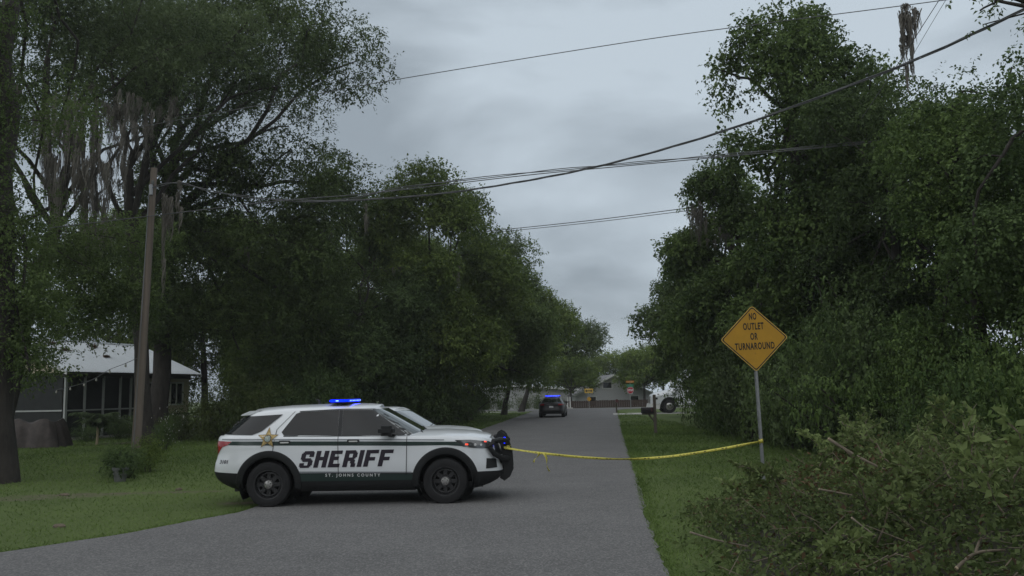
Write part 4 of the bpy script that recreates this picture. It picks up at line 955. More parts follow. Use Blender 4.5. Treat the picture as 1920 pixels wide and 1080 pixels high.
# ================================================================== YARD THINGS
def tarp_heap():
    t = empty('covered_furniture', (-19.7, 35.5, 0)); tag(t, 'patio furniture under a sagging brown tarp beside the porch', 'tarp'); rg = np.random.default_rng(8)
    nx_, ny_ = 30, 20; vs = []; fs = []
    for j in range(ny_+1):
        for i in range(nx_+1):
            u, v = -1+2*i/nx_, -1+2*j/ny_; e = max(abs(u), abs(v)); h = 1.12-.16*math.cos(u*2.2)*(1-abs(v))*1.4+.08*math.sin(u*7+v*3)
            drop = max(0, (e-.72)/.28); z = h*(1-drop**1.3)+.02*math.sin(i*1.9)*drop; k = 1+.10*drop*math.sin(9*math.atan2(v, u))
            vs.append((u*1.12*k, v*.8*k, max(z, .01)))
    for j in range(ny_):
        for i in range(nx_): a = j*(nx_+1)+i; fs.append((a, a+1, a+nx_+2, a+nx_+1))
    MB().add(vs, fs).build('tarp', 'tarp', t, True)
    fr = MB()
    for x in (-.7, .7):
        for y in (-.45, .45): fr.box((x, y, .38), (.06, .06, .76))
    fr.box((0, 0, .76), (1.5, 1.0, .06)); fr.build('table_frame', 'trim_dark', t)
tarp_heap()
def string_lights():
    pts = [(-14.22, 33.0, 3.59), (-15.41, 34.0, 3.31), (-16.51, 35.0, 3.11), (-17.53, 36.0, 2.82), (-18.53, 37.0, 2.63), (-19.64, 38.0, 2.49), (-20.78, 39.0, 2.38), (-21.1, 40.2, 2.36)]
    t = tag(empty('string_lights', pts[0]), 'unlit string lights strung from the oak to the porch post', 'string lights'); o = Vector(pts[0]); sp = smooth_pts(pts, 4); MB().tube([p-o for p in sp], .012, 5).build('cord', 'wire', t)
    for q in pts[1:-1]:
        c = Vector(q)-o; b = MB().lathe([(.001, -.16), (.03, -.15), (.045, -.11), (.03, -.05), (.02, -.03)], 10, 'Z', tuple(c)).build('bulb', 'bulb', t, True); MB().lathe([(.022, -.05), (.022, .0), (.001, .005)], 8, 'Z', tuple(c)).build('socket', 'wire', b)
string_lights()
def flower_pot():
    t = tag(empty('plant_pot', (-9.15, 20.1, 0)), 'grey plant pot on the lawn by the utility pole', 'plant pot')
    MB().lathe([(.001, .0), (.12, .0), (.165, .27), (.18, .27), (.18, .32), (.16, .32), (.15, .28), (.001, .26)], 20, 'Z').build('pot', 'terracotta', t, True)
    tag(link('foliage', crown_mesh('foliage', [(0, 0, .42, .3, .3, .22), (.1, -.12, .26, .14, .12, .12)], 220, .10, 3, per=5, twig=.2), 'under', t), kind='stuff')
flower_pot()
for i, (x, y, a, s, lab) in enumerate(((-9.0, 17.35, .4, .09, 'pale flat stone on the bare soil below the plant pot'), (-6.95, 17.95, 1.2, .08, 'pale flat stone on the bare soil nearest the parked SUV'), (-6.85, 13.1, .2, .09, 'pale scrap lying in the grass by the road edge'))):
    mb = MB().lathe([(.001, .05), (.7, .045), (1, .02), (1, 0)], 9, 'Z'); mb.v = [(v[0]*s*(1+.2*math.sin(7*v[1])), v[1]*s*.55, v[2]) for v in mb.v]; o = mb.build('flat_stone', 'stick'); o.location = (x, y, .004); o.rotation_euler = (0, 0, a); tag(o, lab, 'stone')
o = MB().tube([(0, 0, 0), (.9, .5, 1.15)], .03, 7).build('leaning_stake', 'galv'); o.location = (-17.2, 45.6, 0); tag(o, 'pale stake leaning in the shrubs at the house corner', 'stake')

# ================================================================== TREES
def rg(s): return np.random.default_rng(s)
LEFT = 'trees on the left of the road'; RIGHT = 'vine covered trees on the right'; FAR = 'trees beyond the cross street'
# nearest oak, its trunk at the left edge of the lawn
pads = dome((-15.2, 21.5, 9.6), (4.6, 4.2, 2.8), 24, 1.0, rg(1), -.2) + [(-11.9, 20.2, 4.9, .9, .8, .7), (-11.5, 20.3, 4.35, .7, .7, .5), (-12.3, 20.2, 3.9, .7, .6, .6), (-12.2, 20.4, 5.9, 1.1, .8, .7), (-13.1, 20.3, 5.0, .9, .8, .8), (-10.75, 20.4, 3.75, .35, .35, .3), (-11.4, 20.3, 6.6, .7, .7, .5)] + [(q.uniform(-15.2, -10.9), q.uniform(24.6, 27), q.uniform(4.3, 7.0), .7, .7, .55) for q in [rg(101)] for _ in range(56)] + [(q.uniform(-12.4, -11.15), q.uniform(20, 21.2), q.uniform(2.5, 4.5), .42, .4, .38) for q in [rg(102)] for _ in range(26)] + [(q.uniform(-14.8, -12.9), q.uniform(22, 24), q.uniform(2.9, 4.9), .6, .55, .5) for q in [rg(103)] for _ in range(36)] + [(q.uniform(-13.9, -11.75), q.uniform(19.5, 20.3), q.uniform(4.3, 11.6), .55, .5, .45) for q in [rg(104)] for _ in range(38)]
tree_from_pads('oak_tree', 'thick-trunked oak at the lawn edge with low drooping leaves before the tin roof', LEFT, (-12.15, 20.4), (-12.9, 20.9, 13.5), .33, pads, 105, .085, 21, 'oak', 'bark', 7, 26, twig=.4, lr=.28, moss=[(-12.6, 19.9, 5.6, .5, 1.6, 90)])
# mossy oak
pads = dome((-16.4, 30.5, 13.6), (5.6, 5, 4.6), 66, .95, rg(2), -.35) + [(-13.2, 29, 12.2, .8, .8, .5), (-14.8, 28.8, 12.4, .9, .8, .5), (-19, 30, 6.5, 1.4, 1.2, 1.2), (-17.4, 31, 5.4, 1.3, 1.2, 1.1), (-20, 30, 9, 1.3, 1.2, 1.0), (-15.6, 31, 4.6, 1.1, 1, .9), (-14.2, 31, 4.9, .9, .9, .7), (-13.3, 31, 5.3, .9, .8, .7), (-15.0, 31.5, 6.3, 1, .9, .8), (-17, 31, 7.2, 1.1, 1, .9)]
tree_from_pads('oak_tree', 'oak draped in long curtains of grey hanging moss', LEFT, (-18.2, 30.2), (-16.1, 30.3, 10.3), .34, pads, 92, .11, 22, 'oak2', 'bark', 13, 40, lr=.42, twig=.5,
  moss=[(-14.9, 28.5, 12.3, 1.3, 5.4, 1100), (-14.3, 28.5, 10.6, 1.0, 4.6, 800), (-13.0, 28.6, 12.3, 1.0, 2.6, 700), (-15.8, 28.6, 10.9, .5, 3.6, 140), (-17.9, 28.8, 10.2, .4, 3.2, 110), (-14.6, 28.6, 7.6, .5, 2.2, 120), (-11.9, 29, 12.8, .3, 1.6, 50)])
# leaning oak behind the pole
pads = dome((-14.2, 35.5, 15.6), (5.6, 4.6, 3.8), 58, .95, rg(3), -.3)
tree_from_pads('oak_tree', 'slim leaning oak behind the mossy oak, trunk left of the utility pole', LEFT, (-15.0, 35.2), (-16.2, 35.4, 11.6), .33, pads, 88, .12, 23, 'oak2', 'bark', 11, 34, twig=.55)
# big spreading oak with dark trunk before the house
r3 = rg(4)
pads = dome((-13.5, 41, 18.2), (7.3, 5.6, 5.4), 130, .9, r3, -.45, .45)
pads += [(x, 40.5+r3.uniform(-1.5, 1.5), z, 1.3, 1.2, 1.0) for x, z in ((-15.8, 6.4), (-14.4, 6.0), (-13.2, 5.5), (-15.2, 8.0), (-13.6, 7.6), (-12.2, 6.6), (-12.0, 8.8), (-13.9, 9.6), (-15.0, 10.4), (-12.9, 11.2), (-11.3, 10.4), (-14.2, 12.2), (-10.6, 8.2), (-11.2, 6.0), (-10.0, 6.4), (-9.6, 9.6), (-10.4, 11.8), (-11.6, 4.0), (-10.2, 4.2), (-9.4, 7.6), (-8.6, 11.2), (-17.2, 6.2), (-17.8, 7.6), (-16.6, 8.8), (-8.4, 9.0), (-9.2, 12.8), (-11.8, 13.2), (-8.6, 6.4), (-9.0, 4.8), (-16.6, 5.3), (-15.4, 5.0), (-13.0, 4.1), (-7.9, 7.6), (-7.8, 12.4))]
pads += [(r3.uniform(-17.2, -8.3), r3.uniform(37.4, 39.6), r3.uniform(5.3, 13.5), 1.05, 1.0, .85) for _ in range(84)]
tree_from_pads('oak_tree', 'huge spreading oak with dark trunk in front of the house', LEFT, (-16.45, 39.7), (-16.2, 40.2, 13.5), .46, pads, 60, .145, 24, 'oak', 'bark', 18, 80, twig=.55, moss=[(-8.8, 39, 10.6, .5, 2.6, 90), (-6.9, 40, 11.2, .4, 2.0, 60), (-12.2, 38.6, 8.6, .4, 1.8, 60)])
pads = mounds((-8.2, 44.5, 6.6), (3.4, 3.2, 5.6), 17, 1.7, rg(5), -.95)
tree_from_pads('oak_tree', 'dense dark evergreen oak between the huge oak and the bright round tree', LEFT, (-8.0, 45), (-8.1, 45, 6), .25, pads, 76, .15, 25, 'under', 'bark', 8, 20, twig=.55)
pads = mounds((-4.6, 48, 7.3), (4.3, 3.9, 5.8), 26, 1.75, rg(6), -.95, 9) + [(-5.2, 48, 14.0, .7, .7, .7), (-2.8, 47, 12.0, .6, .6, .6), (-6.6, 47, 12.6, .8, .8, .7)]
t5 = tree_from_pads('oak_tree', 'bright green dome shaped tree on the left roadside', LEFT, (-5.4, 47.6), (-5.0, 48, 6), .28, pads, 50, .175, 26, 'bright', 'bark', 9, 24, twig=.55, moss=[(-4.2, 44.2, 9.2, .35, 1.8, 50), (-2.9, 44.6, 8.8, .3, 1.5, 40), (-5.9, 44, 8.4, .35, 2.0, 50)])
pads = mounds((-2.0, 59, 6.5), (3.8, 3.9, 5.4), 20, 1.8, rg(7), -.9)
tree_from_pads('oak_tree', 'mid height roadside tree just past the bright dome tree', LEFT, (-3.2, 59), (-2.6, 59, 5), .25, pads, 70, .18, 27, 'oak', 'bark', 8, 20, twig=.6)
pads = mounds((.8, 71, 5.8), (3.6, 3.9, 3.9), 16, 1.8, rg(8), -.75)
tree_from_pads('oak_tree', 'roadside tree leaning over the dark patrol sedan', LEFT, (-.9, 71), (0, 71, 4.5), .22, pads, 62, .20, 28, 'bright', 'bark', 8, 18, twig=.6)
pads = dome((4.2, 81, 5.9), (4.6, 3.6, 2.7), 42, 1.1, rg(9), -.25)
tree_from_pads('oak_tree', 'low spreading tree whose branches overhang the end of the road', LEFT, (.6, 80.5), (2.2, 81, 4.4), .25, pads, 46, .20, 29, 'oak2', 'bark', 9, 18, twig=.6)

# right side: trees wrapped in vines from the ground to the top
def column(prof, n, pr, rng, squash=.8, zmin=None):
    """rounded leaf masses over a column whose centre and radius change with height: prof = [(z, cx, cy, r)]"""
    out = []; zs = [p[0] for p in prof]; n = int(n/5.2)
    for i in range(n):
        z = zs[0]+(zs[-1]-zs[0])*(i+rng.uniform(0, 1))/n; cx, cy, r_ = [np.interp(z, zs, [p[k] for p in prof]) for k in (1, 2, 3)]; a = rng.uniform(0, 2*math.pi) if i % 3 else rng.uniform(-2.6, -.6); q = r_*rng.uniform(.45, .95); R_ = min(pr*rng.uniform(1.3, 2.2), r_*.75+.25)
        m = np.array([cx+q*math.cos(a), cy+q*math.sin(a), z]); out += [p for p in mound(m, R_, np.array([math.cos(a), math.sin(a), 0.]), rng, 9) if zmin is None or p[2]-p[5] > zmin(p[0])]
    return out
VW = dict(twig=.36, droop=.3, wid=.68, per=6)
p1 = column([(.6, 10.6, 29.5, 2.4), (3, 10.3, 29.5, 2.6), (7, 10.0, 29.5, 2.5), (9.6, 10.0, 29.5, 2.5), (11.2, 10.2, 29.5, 2.3), (13.2, 10.2, 29.5, 2.1), (14.2, 10.0, 29.5, 1.1)], 200, .74, rg(10)) + [(8.0, 29, 13.4, .3, .3, .5), (8.4, 29, 14.3, .25, .25, .7), (9.3, 29, 15.0, .25, .25, .9), (9.9, 29.2, 15.2, .2, .2, 1.0), (10.5, 29, 14.4, .4, .4, .8), (11.5, 29.3, 13.6, .5, .4, .5), (12.1, 29, 12.9, .4, .4, .4), (7.5, 29, 11.2, .3, .3, .5), (7.6, 29, 10.2, .4, .4, .6)]
tree_from_pads('vine_tree', 'tallest vine smothered tree, the highest above the yellow sign', RIGHT, (10.4, 29.5), (10.0, 29.5, 13), .26, p1, 74, .128, 31, 'vine', 'bark', 12, 50, **VW)
p2 = column([(.6, 11.6, 24.5, 2.2), (4, 11.4, 24.5, 2.3), (8, 11.2, 24.5, 1.8), (10.0, 11.0, 24.5, 1.2)], 110, .68, rg(11)) + [(10.6, 24, 10.6, .4, .4, .8), (11.6, 24.4, 10.3, .4, .4, .9), (12.3, 24, 9.8, .4, .4, .8), (9.9, 24, 9.8, .4, .4, .6)]
t_r2 = tree_from_pads('vine_tree', 'lacy topped vine covered tree right of the tallest one', RIGHT, (11.4, 24.5), (11.1, 24.5, 9), .18, p2, 102, .10, 32, 'under', 'bark', 9, 40, **VW)
p3 = column([(.5, 10.9, 39, 1.7), (4, 10.4, 39, 2.1), (8, 10.0, 39, 2.0), (11, 10.0, 39, .9)], 84, .75, rg(12)) + [(8.3, 38.5, 10.3, .3, .3, .6), (9.0, 39, 11.7, .3, .3, .5)]
t_r3 = tree_from_pads('vine_tree', 'vine covered tree hung with a grey moss wisp left of the tallest one', RIGHT, (10.9, 39), (10.1, 39, 9), .2, p3, 84, .14, 33, 'vine', 'bark', 9, 30, moss=[(9.2, 37.0, 9.7, .45, 2.6, 320)], **VW)
zl = lambda lim, z: (lambda x: z if x < lim else 0)
p4 = column([(.5, 11.6, 48, 1.6), (4, 10.6, 48, 2.3), (7.2, 10.4, 48, 1.9), (8.6, 10.2, 48, 1.0)], 74, .78, rg(13), zmin=zl(11.3, 2.6))
tree_from_pads('vine_tree', 'low arching vine tree hanging over the grass strip before the truck', RIGHT, (12.0, 48), (10.8, 48, 7), .2, p4, 58, .16, 34, 'oak', 'bark', 8, 24, **VW)
p5 = column([(.5, 13.6, 58, 1.2), (3, 11.4, 58, 2.6), (6, 11.0, 58, 2.5), (8.3, 11.2, 58, 1.2)], 70, .82, rg(14), zmin=zl(13.2, 2.1)) + [(8.5, 57, 6.9, .3, .3, .5), (8.3, 57, 6.1, .25, .25, .7), (8.5, 57, 5.2, .25, .25, .6)]
tree_from_pads('vine_tree', 'vine tree trailing strands over the truck and far stop sign', RIGHT, (13.4, 58), (11.4, 58, 6.5), .2, p5, 54, .17, 35, 'under', 'bark', 8, 24, **VW)
p6 = column([(.5, 10.9, 19.6, 1.8), (3, 10.8, 19.6, 1.9), (6, 10.6, 19.6, 1.6), (8.0, 10.5, 19.6, .9)], 92, .62, rg(15)) + [(9.7, 19.3, 8.2, .35, .35, .6), (10.7, 19.4, 8.7, .35, .35, .6), (9.2, 19.3, 7.4, .35, .35, .5)]
tree_from_pads('vine_tree', 'loose leaved vine covered tree above the leafy brush pile', RIGHT, (10.9, 19.6), (10.5, 19.6, 7.5), .16, p6, 110, .085, 36, 'vine', 'bark', 9, 36, **VW)
p7 = column([(.5, 12.2, 16.2, 1.6), (4, 11.8, 16.2, 1.9), (7, 11.3, 16.2, 1.6), (8.4, 11.2, 16.2, .9)], 84, .64, rg(16)) + [(10.2, 16, 7.7, .4, .4, .6), (10.6, 16, 8.5, .4, .4, .6)]
tree_from_pads('vine_tree', 'vine tree at the right end of the thicket, twigs standing against the sky', RIGHT, (12.2, 16.2), (11.4, 16.2, 7.6), .16, p7, 110, .08, 37, 'under', 'bark', 8, 30, **VW)
# limb of an oak that reaches in from beside the camera
pads = [(6.75, 12, 7.47, .16, .14, .1), (6.95, 12, 7.33, .16, .14, .14), (6.98, 12, 7.12, .14, .14, .16), (7.45, 12.05, 7.55, .3, .25, .14), (7.75, 12, 7.25, .16, .16, .12), (8.2, 12, 7.8, .5, .5, .3), (9.2, 12, 8.2, .7, .7, .4), (10.4, 12, 8.6, .9, .9, .6), (11.8, 11, 9.2, 1.2, 1.2, .8), (13.4, 11, 9.4, 1.3, 1.3, .9), (12.6, 10, 10.2, 1.3, 1.3, .9)]
ot = tree_from_pads('oak_tree', 'oak with one bare dark limb reaching over the right verge', 'overhanging oak', (12.6, 11.2), (12.2, 11.4, 6.8), .3, pads, 90, .07, 38, 'oak', 'bark', 5, 11, twig=.22)
mb = MB(); limb(mb, (-.4, .2, 6.6), (-5.4, .8, 7.47), .13, .02, rg(2), .02, 8, 9); limb(mb, (-4.4, .7, 7.4), (-5.6, .8, 7.1), .025, .008, rg(3), .05, 5, 4); mb.build('limb', 'bark', ot, True, fixn=False)

# more of the same woods: behind the house, behind the thicket and behind the camera (seen through gaps and in the car windows)
def more(src, x, y, s, rz, label, group):
    c = copy_tree(src); c.location = (x, y, gz(x, y)); c.rotation_euler = (0, 0, rz); c.scale = (s, s, s*1.05); c['label'] = label; c['group'] = group; return c
for i, (x, y, s, lab) in enumerate(((-27, 57, .95, 'rounded tree behind the left end of the tin roof'), (-21.5, 60, 1.0, 'rounded tree behind the right end of the tin roof'), (-14.5, 56, .9, 'rounded tree behind the dark trunk of the huge oak'), (-34, 47, 1., 'rounded tree beyond the porch end of the house'), (-9.5, 62, .92, 'rounded tree behind the dense dark evergreen oak'), (-12.4, 48.5, .72, 'smaller rounded tree behind the leafy shrubs by the huge oak'), (-14.0, 52.0, .7, 'smaller rounded tree beyond the house window'), (-6.4, 55, .8, 'rounded tree behind the bright dome tree'))):
    more(t5, x, y, s, i*1.3+.5, lab, 'trees behind the house')
for i, (x, y, s, lab) in enumerate(((14.8, 34, 1.0, 'vine tree behind the tallest vine tree'), (15.5, 44, .95, 'vine tree behind the arching vine tree'), (16.5, 25, .8, 'vine tree behind the lacy topped tree'), (15.5, 19, .72, 'vine tree behind the loose leaved tree'), (17.5, 54, .9, 'vine tree behind the truck cab'), (14.6, 15.2, .72, 'vine tree behind the right end of the thicket'), (12.9, 27, .95, 'vine tree filling the dip right of the tallest one'), (9.9, 34.3, .92, 'vine tree between the tallest one and the moss hung one'), (13.6, 22.2, .8, 'vine tree between the loose leaved and lacy topped trees'))):
    more(t_r3, x, y, s, i*1.7, lab, 'trees deep in the thicket')
for i, (x, y, s) in enumerate(((-13, -16, 1.), (-4, -22, 1.1), (6, -20, 1.), (15, -13, .95), (-24, -6, 1.))):
    more(t5, x, y, s, i*1.1, 'roadside tree standing behind the photographer', 'trees behind the photographer')
# far trees
fp = dome((0, 0, 5.2), (4.6, 4.2, 4.2), 40, 1.15, rg(20), -.55)
f0 = tree_from_pads('shade_tree', 'grey green shade tree left of the far pale house', FAR, (0, 0), (0, 0, 3.6), .25, fp, 34, .26, 41, 'bright', 'bark', 8, 12, twig=.6)
f0.location = (-7, 97.5, gz(0, 97.5))
for i, (x, y, s, lab) in enumerate(((-.5, 112, .95, 'shade tree rising behind the pale house'), (6.6, 112, .86, 'shade tree between the pale house and the white sided house'), (12.6, 113, .84, 'shade tree rising behind the gable of the white sided house'), (17.2, 99, .80, 'shade tree at the right end of the brown fence'), (22.5, 96, 1.0, 'shade tree beyond the truck'), (6.4, 97.2, .66, 'small shade tree beside the white railing'), (14.6, 96.4, .72, 'small shade tree hanging leaves beside the stop sign'), (-16, 96, 1.1, 'shade tree far left beyond the roadside trees'), (28, 82, 1.0, 'shade tree behind the truck trailer end'))):
    more(f0, x, y, s, i*1.9, lab, FAR)

# ================================================================== SHRUBS
SH = []
for k in range(4):
    r_ = rg(50+k); pd = [(r_.normal(0, .42), r_.normal(0, .42), r_.uniform(.25, .95), .42*r_.uniform(.7, 1.2), .42*r_.uniform(.7, 1.2), .38*r_.uniform(.7, 1.2)) for _ in range(16)]
    mb = MB()
    for q in pd[:9]: limb(mb, (r_.normal(0, .08), r_.normal(0, .08), -.05), q[:3], .02, .006, r_, .1, 5, 4)
    SH.append((crown_mesh('foliage', pd, 270, .052, 60+k, per=7, twig=.2, wid=.55), mb))
STEM = [s[1].build('stem', 'bark', None, fixn=False) for s in SH]; STEMD = [o.data for o in STEM]
for o in STEM: bpy.data.objects.remove(o)
_sh = random.Random(9)
def shrub(x, y, w, h, m, label, group, name='shrub', k=None):
    t = tag(empty(name, (x, y, gz(x, y)), _sh.uniform(0, 6)), label, 'shrub', group); k = _sh.randrange(4) if k is None else k; t.scale = (w, w, h)
    a = link('foliage', SH[k][0], None, t); tag(a, kind='stuff')
    if not a.data.materials: a.data.materials.append(M[m])
    a.material_slots[0].link = 'OBJECT'; a.material_slots[0].material = M[m]
    link('stem', STEMD[k], None, t); return t
for i in range(16):    # dark understory along the left roadside wood
    y = 38.5+i*2.1; x = rl(y)-3.4-_sh.uniform(0, 1.3)-(2.6 if y < 44 else 0); h = _sh.uniform(2.0, 3.6); shrub(x, y, h*.62, h*.85, 'under', 'dark shrub under the trees along the left verge', 'shrubs along the left roadside wood')
for i, (x, y, h) in enumerate(((-12.9, 38.4, 2.6), (-11.6, 38.6, 3.0), (-10.3, 39.0, 2.8), (-9.2, 39.4, 3.2), (-8.0, 40.0, 3.0), (-11.0, 36.8, 2.2), (-9.4, 37.2, 2.2))):
    shrub(x, y, h*.6, h*.8, 'yellowish' if i in (0, 1, 5) else 'under', 'leafy shrub between the huge oak trunk and the parked SUVs', 'shrubs beside the huge oak')
for i in range(24):    # front of the thicket
    y = 15.2+i*1.32; h = _sh.uniform(2.2, 4.2)*(1. if y > 18 else .75); x = max(8.35+_sh.uniform(0, .9), .2*y+h*.52+.25+_sh.uniform(0, .5)); shrub(x, y, h*.52, h*.88, ('vine', 'under', 'oak2')[i % 3], ('bushy broad leaved shrub at the foot of the vine covered trees', 'dense dark shrub at the foot of the vine covered trees', 'dull green shrub at the foot of the vine covered trees')[i % 3], 'shrubs along the thicket edge')
for i, (x, y, w, h, m, lab) in enumerate(((-9.6, 22.6, .6, .78, 'bright', 'bright green bush right of the utility pole base'), (-10.0, 22.2, .5, .6, 'under', 'small dark bush at the foot of the utility pole'), (-9.35, 21.0, .55, .62, 'under', 'low weedy bush behind the grey plant pot'),
    (-16.6, 39.0, .7, .9, 'yellowish', 'yellow green bush at the left of the huge oak trunk'), (-15.0, 38.8, .9, 1.0, 'yellowish', 'yellow green bush at the right of the huge oak trunk'), (-14.0, 40.6, 1.0, 1.2, 'yellowish', 'broad yellow green bush below the house window'), (-19.0, 41.3, .8, .9, 'under', 'dark bush against the porch screens, left one'), (-18.6, 42.6, .9, 1.0, 'under', 'dark bush against the porch screens, middle one'), (-17.9, 43.8, .9, 1.1, 'under', 'dark bush against the porch screens by the beige wall'), (-19.6, 39.6, .7, .8, 'under', 'dark bush at the porch corner post'), (-12.6, 31.2, .5, 1.0, 'under', 'dark rose bush dotted with pale flowers on the lawn'))):
    s_ = shrub(x, y, w, h, m, lab, 'garden shrubs', k=i % 4)
    if 'flowers' in lab:
        r_ = rg(77); P = r_.normal(0, .5, (60, 3))*np.array([1, 1, .6])+np.array([0, 0, .8]); Vq, Fq = leafquads(P, r_.normal(0, 1, (60, 3)), r_.uniform(.06, .12, 60), r_, .9); tag(link('flowers', npmesh('flowers', Vq, Fq, r_.uniform(0, 1, 60)), 'flower', s_), kind='stuff')
for i, x in enumerate((-3.5, -1.2, 1.0, 3.0, 4.6)):
    shrub(x, 98.2, 1.1, 1.5, ('yellowish', 'under')[i % 2], ('yellow green hedge shrub before the long pale house', 'dark hedge shrub before the long pale house')[i % 2], 'hedge before the pale house')
def fern_palm(loc, label, s=1.):
    t = tag(empty('fern_palm', loc), label, 'palm', 'garden palms'); r_ = rg(int(abs(loc[0])*10)); st = MB(); Vs = []; Fs = []
    st.tube([(0, 0, 0), (.02, 0, .35*s), (.0, .02, .7*s)], [.045*s, .04*s, .035*s], 9); st.build('trunk', 'cutwood', t, True); nb = 0; P = []; D = []
    for k in range(16):
        a = 2*math.pi*k/16+r_.uniform(-.2, .2); el = r_.uniform(.5, 1.4); L = s*r_.uniform(.9, 1.25)
        for j in range(26):
            q = j/25; x = L*q*math.cos(el*(1-.2*q)); z = .68*s+L*(q*math.sin(el)-.55*q*q); p = np.array([x*math.cos(a), x*math.sin(a), z])
            for sd in (-1, 1): P.append(p); D.append(np.array([-math.sin(a)*sd+.5*math.cos(a), math.cos(a)*sd+.5*math.sin(a), -.25]))
    P, D = np.array(P), np.array(D); V_, F_ = leafquads(P, D, s*.30*np.ones(len(P))*r_.uniform(.8, 1.1, len(P)), r_, .16, .2, 2); tag(link('fronds', npmesh('fronds', V_, F_, r_.uniform(.2, .8, len(P))), 'oak2', t), kind='stuff')
fern_palm((-17.6, 36.4, 0), 'small feathery fern palm on the lawn beside the tarp heap', 1.25)

# ================================================================== BRUSH PILE
def sm(a, b, x): t = min(1, max(0, (x-a)/(b-a))); return t*t*(3-2*t)
def hm(x, y):
    x0 = 1.75+.13*(y-8)
    return .9*sm(x0, x0+3.2, x)*(.55+.45*sm(5., 11, y))*(1-sm(11.8, 15.2, y))*(1-.3*sm(4.5, 8, x)) + .12*sm(x0-.3, x0+.4, x)*(1-sm(12, 15, y))
r_ = rg(90); pile = empty('brush_pile', (5, 10, 0)); tag(pile, 'heap of cut leafy branches and twigs on the right verge', 'brush pile')
pile['kind'] = 'stuff'
gx, gy = np.linspace(1.6, 10, 43), np.linspace(5, 15.6, 54); V = np.array([(x-5, y-10, max(hm(x, y)-.16, -.05)) for y in gy for x in gx]); F = np.array([(j*43+i, j*43+i+1, (j+1)*43+i+1, (j+1)*43+i) for j in range(53) for i in range(42)])
tag(link('dark_core', npmesh('dark_core', V, F), mat('dark_core_brown', (.035, .034, .02), .95, var=.5, scale=14, bump=1, bscale=30), pile, True), kind='stuff')  # dark filler core added under the leaves to stop see-through
P = []; D = []; T = []; n = 0; tw = MB()
clump_t = r_.uniform(0, 1, (40, 3))*np.array([7.5, 10, 1])+np.array([1.8, 5, 0])
while n < 8000:
    x, y = r_.uniform(1.7, 9.6), r_.uniform(5.2, 15.2); h = hm(x, y)
    if h < .06 or r_.uniform() > .25+1.1*min(h, .8): continue
    n += 1; el = r_.uniform(-.35, .75)*(1 if h > .3 else .6); az = r_.uniform(0, 2*math.pi); dr = np.array([math.cos(az)*math.cos(el), math.sin(az)*math.cos(el), math.sin(el)]); L = r_.uniform(.18, .5); o = np.array([x, y, h+r_.uniform(-.12, .08)])
    m_ = r_.integers(7, 13); k = np.arange(m_)/m_; p = o+dr*L*k[:, None]+r_.normal(0, .025, (m_, 3)); P.append(p); D.append(dr*.6+r_.normal(0, .6, (m_, 3)))
    j = np.argmin((clump_t[:, 0]-x)**2+(clump_t[:, 1]-y)**2); T.append(np.clip(.3+.4*clump_t[j, 2]+r_.normal(0, .2, m_), 0, 1))
    if n % 11 == 0: tw.tube([o-np.array([5, 10, 0]), o+dr*L*1.1-np.array([5, 10, 0])], [.006, .003], 4, cap=False)
P = np.concatenate(P)-np.array([5, 10, 0]); D = np.concatenate(D); T = np.concatenate(T); V, F = leafquads(P, D, r_.uniform(.035, .095, len(P)), r_, .5, .1, .5)
br = r_.uniform(0, 1, len(P)) < .045+.3*np.exp(-((P[:, 0]+.9)**2/.5+(P[:, 1]-1.2)**2/1.5))
tag(link('leaves', npmesh('leaves', V, F[~br], T[~br]), 'brush', pile), kind='stuff'); tag(link('withered_leaves', npmesh('withered_leaves', V, F[br], T[br]), 'brown_leaf', pile), kind='stuff')
tag(tw.build('twigs', 'stick', pile, fixn=False), kind='stuff')
# single leafy boughs that stand out of the heap
BV = []
for k in range(6):
    q = rg(200+k); mb = MB(); L = q.uniform(.9, 1.3); ax, _ = limb(mb, (0, 0, 0), (L, 0, .12), .014, .004, q, .06, 6, 8); P = []; D = []
    for i in range(10):
        f_ = .25+.75*i/10; p0 = np.array(ax[min(8, int(f_*8))]); d_ = unit(np.array([.7, q.choice([-1, 1])*q.uniform(.4, 1), q.uniform(-.1, .7)])); l_ = q.uniform(.15, .38)*(1.2-f_*.5); mb.tube([p0, p0+d_*l_], [.005, .002], 4, cap=False)
        for j in range(14): P.append(p0+d_*l_*(j+1)/14+q.normal(0, .015, 3)); D.append(d_*.5+q.normal(0, .6, 3))
    P, D = np.array(P), np.array(D); Vb, Fb = leafquads(P, D, q.uniform(.06, .11, len(P))*(1.5 if k > 3 else 1.), q, .48, .12, .8); BV.append((npmesh('leaves', Vb, Fb, np.clip(q.normal(.5+.06*k, .18, len(P)), 0, 1)), mb))
BS = []
for a_, mb in BV: o = mb.build('stem', 'stick', None, fixn=False); BS.append(o.data); bpy.data.objects.remove(o)
q = rg(300); cnt = 0
while cnt < 60:
    x, y = q.uniform(2.0, 8.6), q.uniform(6.6, 13.2); h = hm(x, y)
    if h < .14: continue
    cnt += 1; k = int(q.integers(6)); t = empty('leafy_bough', (x, y, h-.05)); t.rotation_euler = (q.uniform(-.4, .4), -(q.uniform(-.15, .75) if cnt % 3 else q.uniform(.7, 1.25))*(1 if h > .4 else .4), q.uniform(0, 6.28)); s_ = q.uniform(.6, 1.0); t.scale = (s_, s_, s_)
    tag(t, 'cut leafy bough lying on the brush pile', 'bough', 'leafy boughs on the brush pile'); tag(link('leaves', BV[k][0], 'brush', t), kind='stuff'); link('stem', BS[k], None, t)
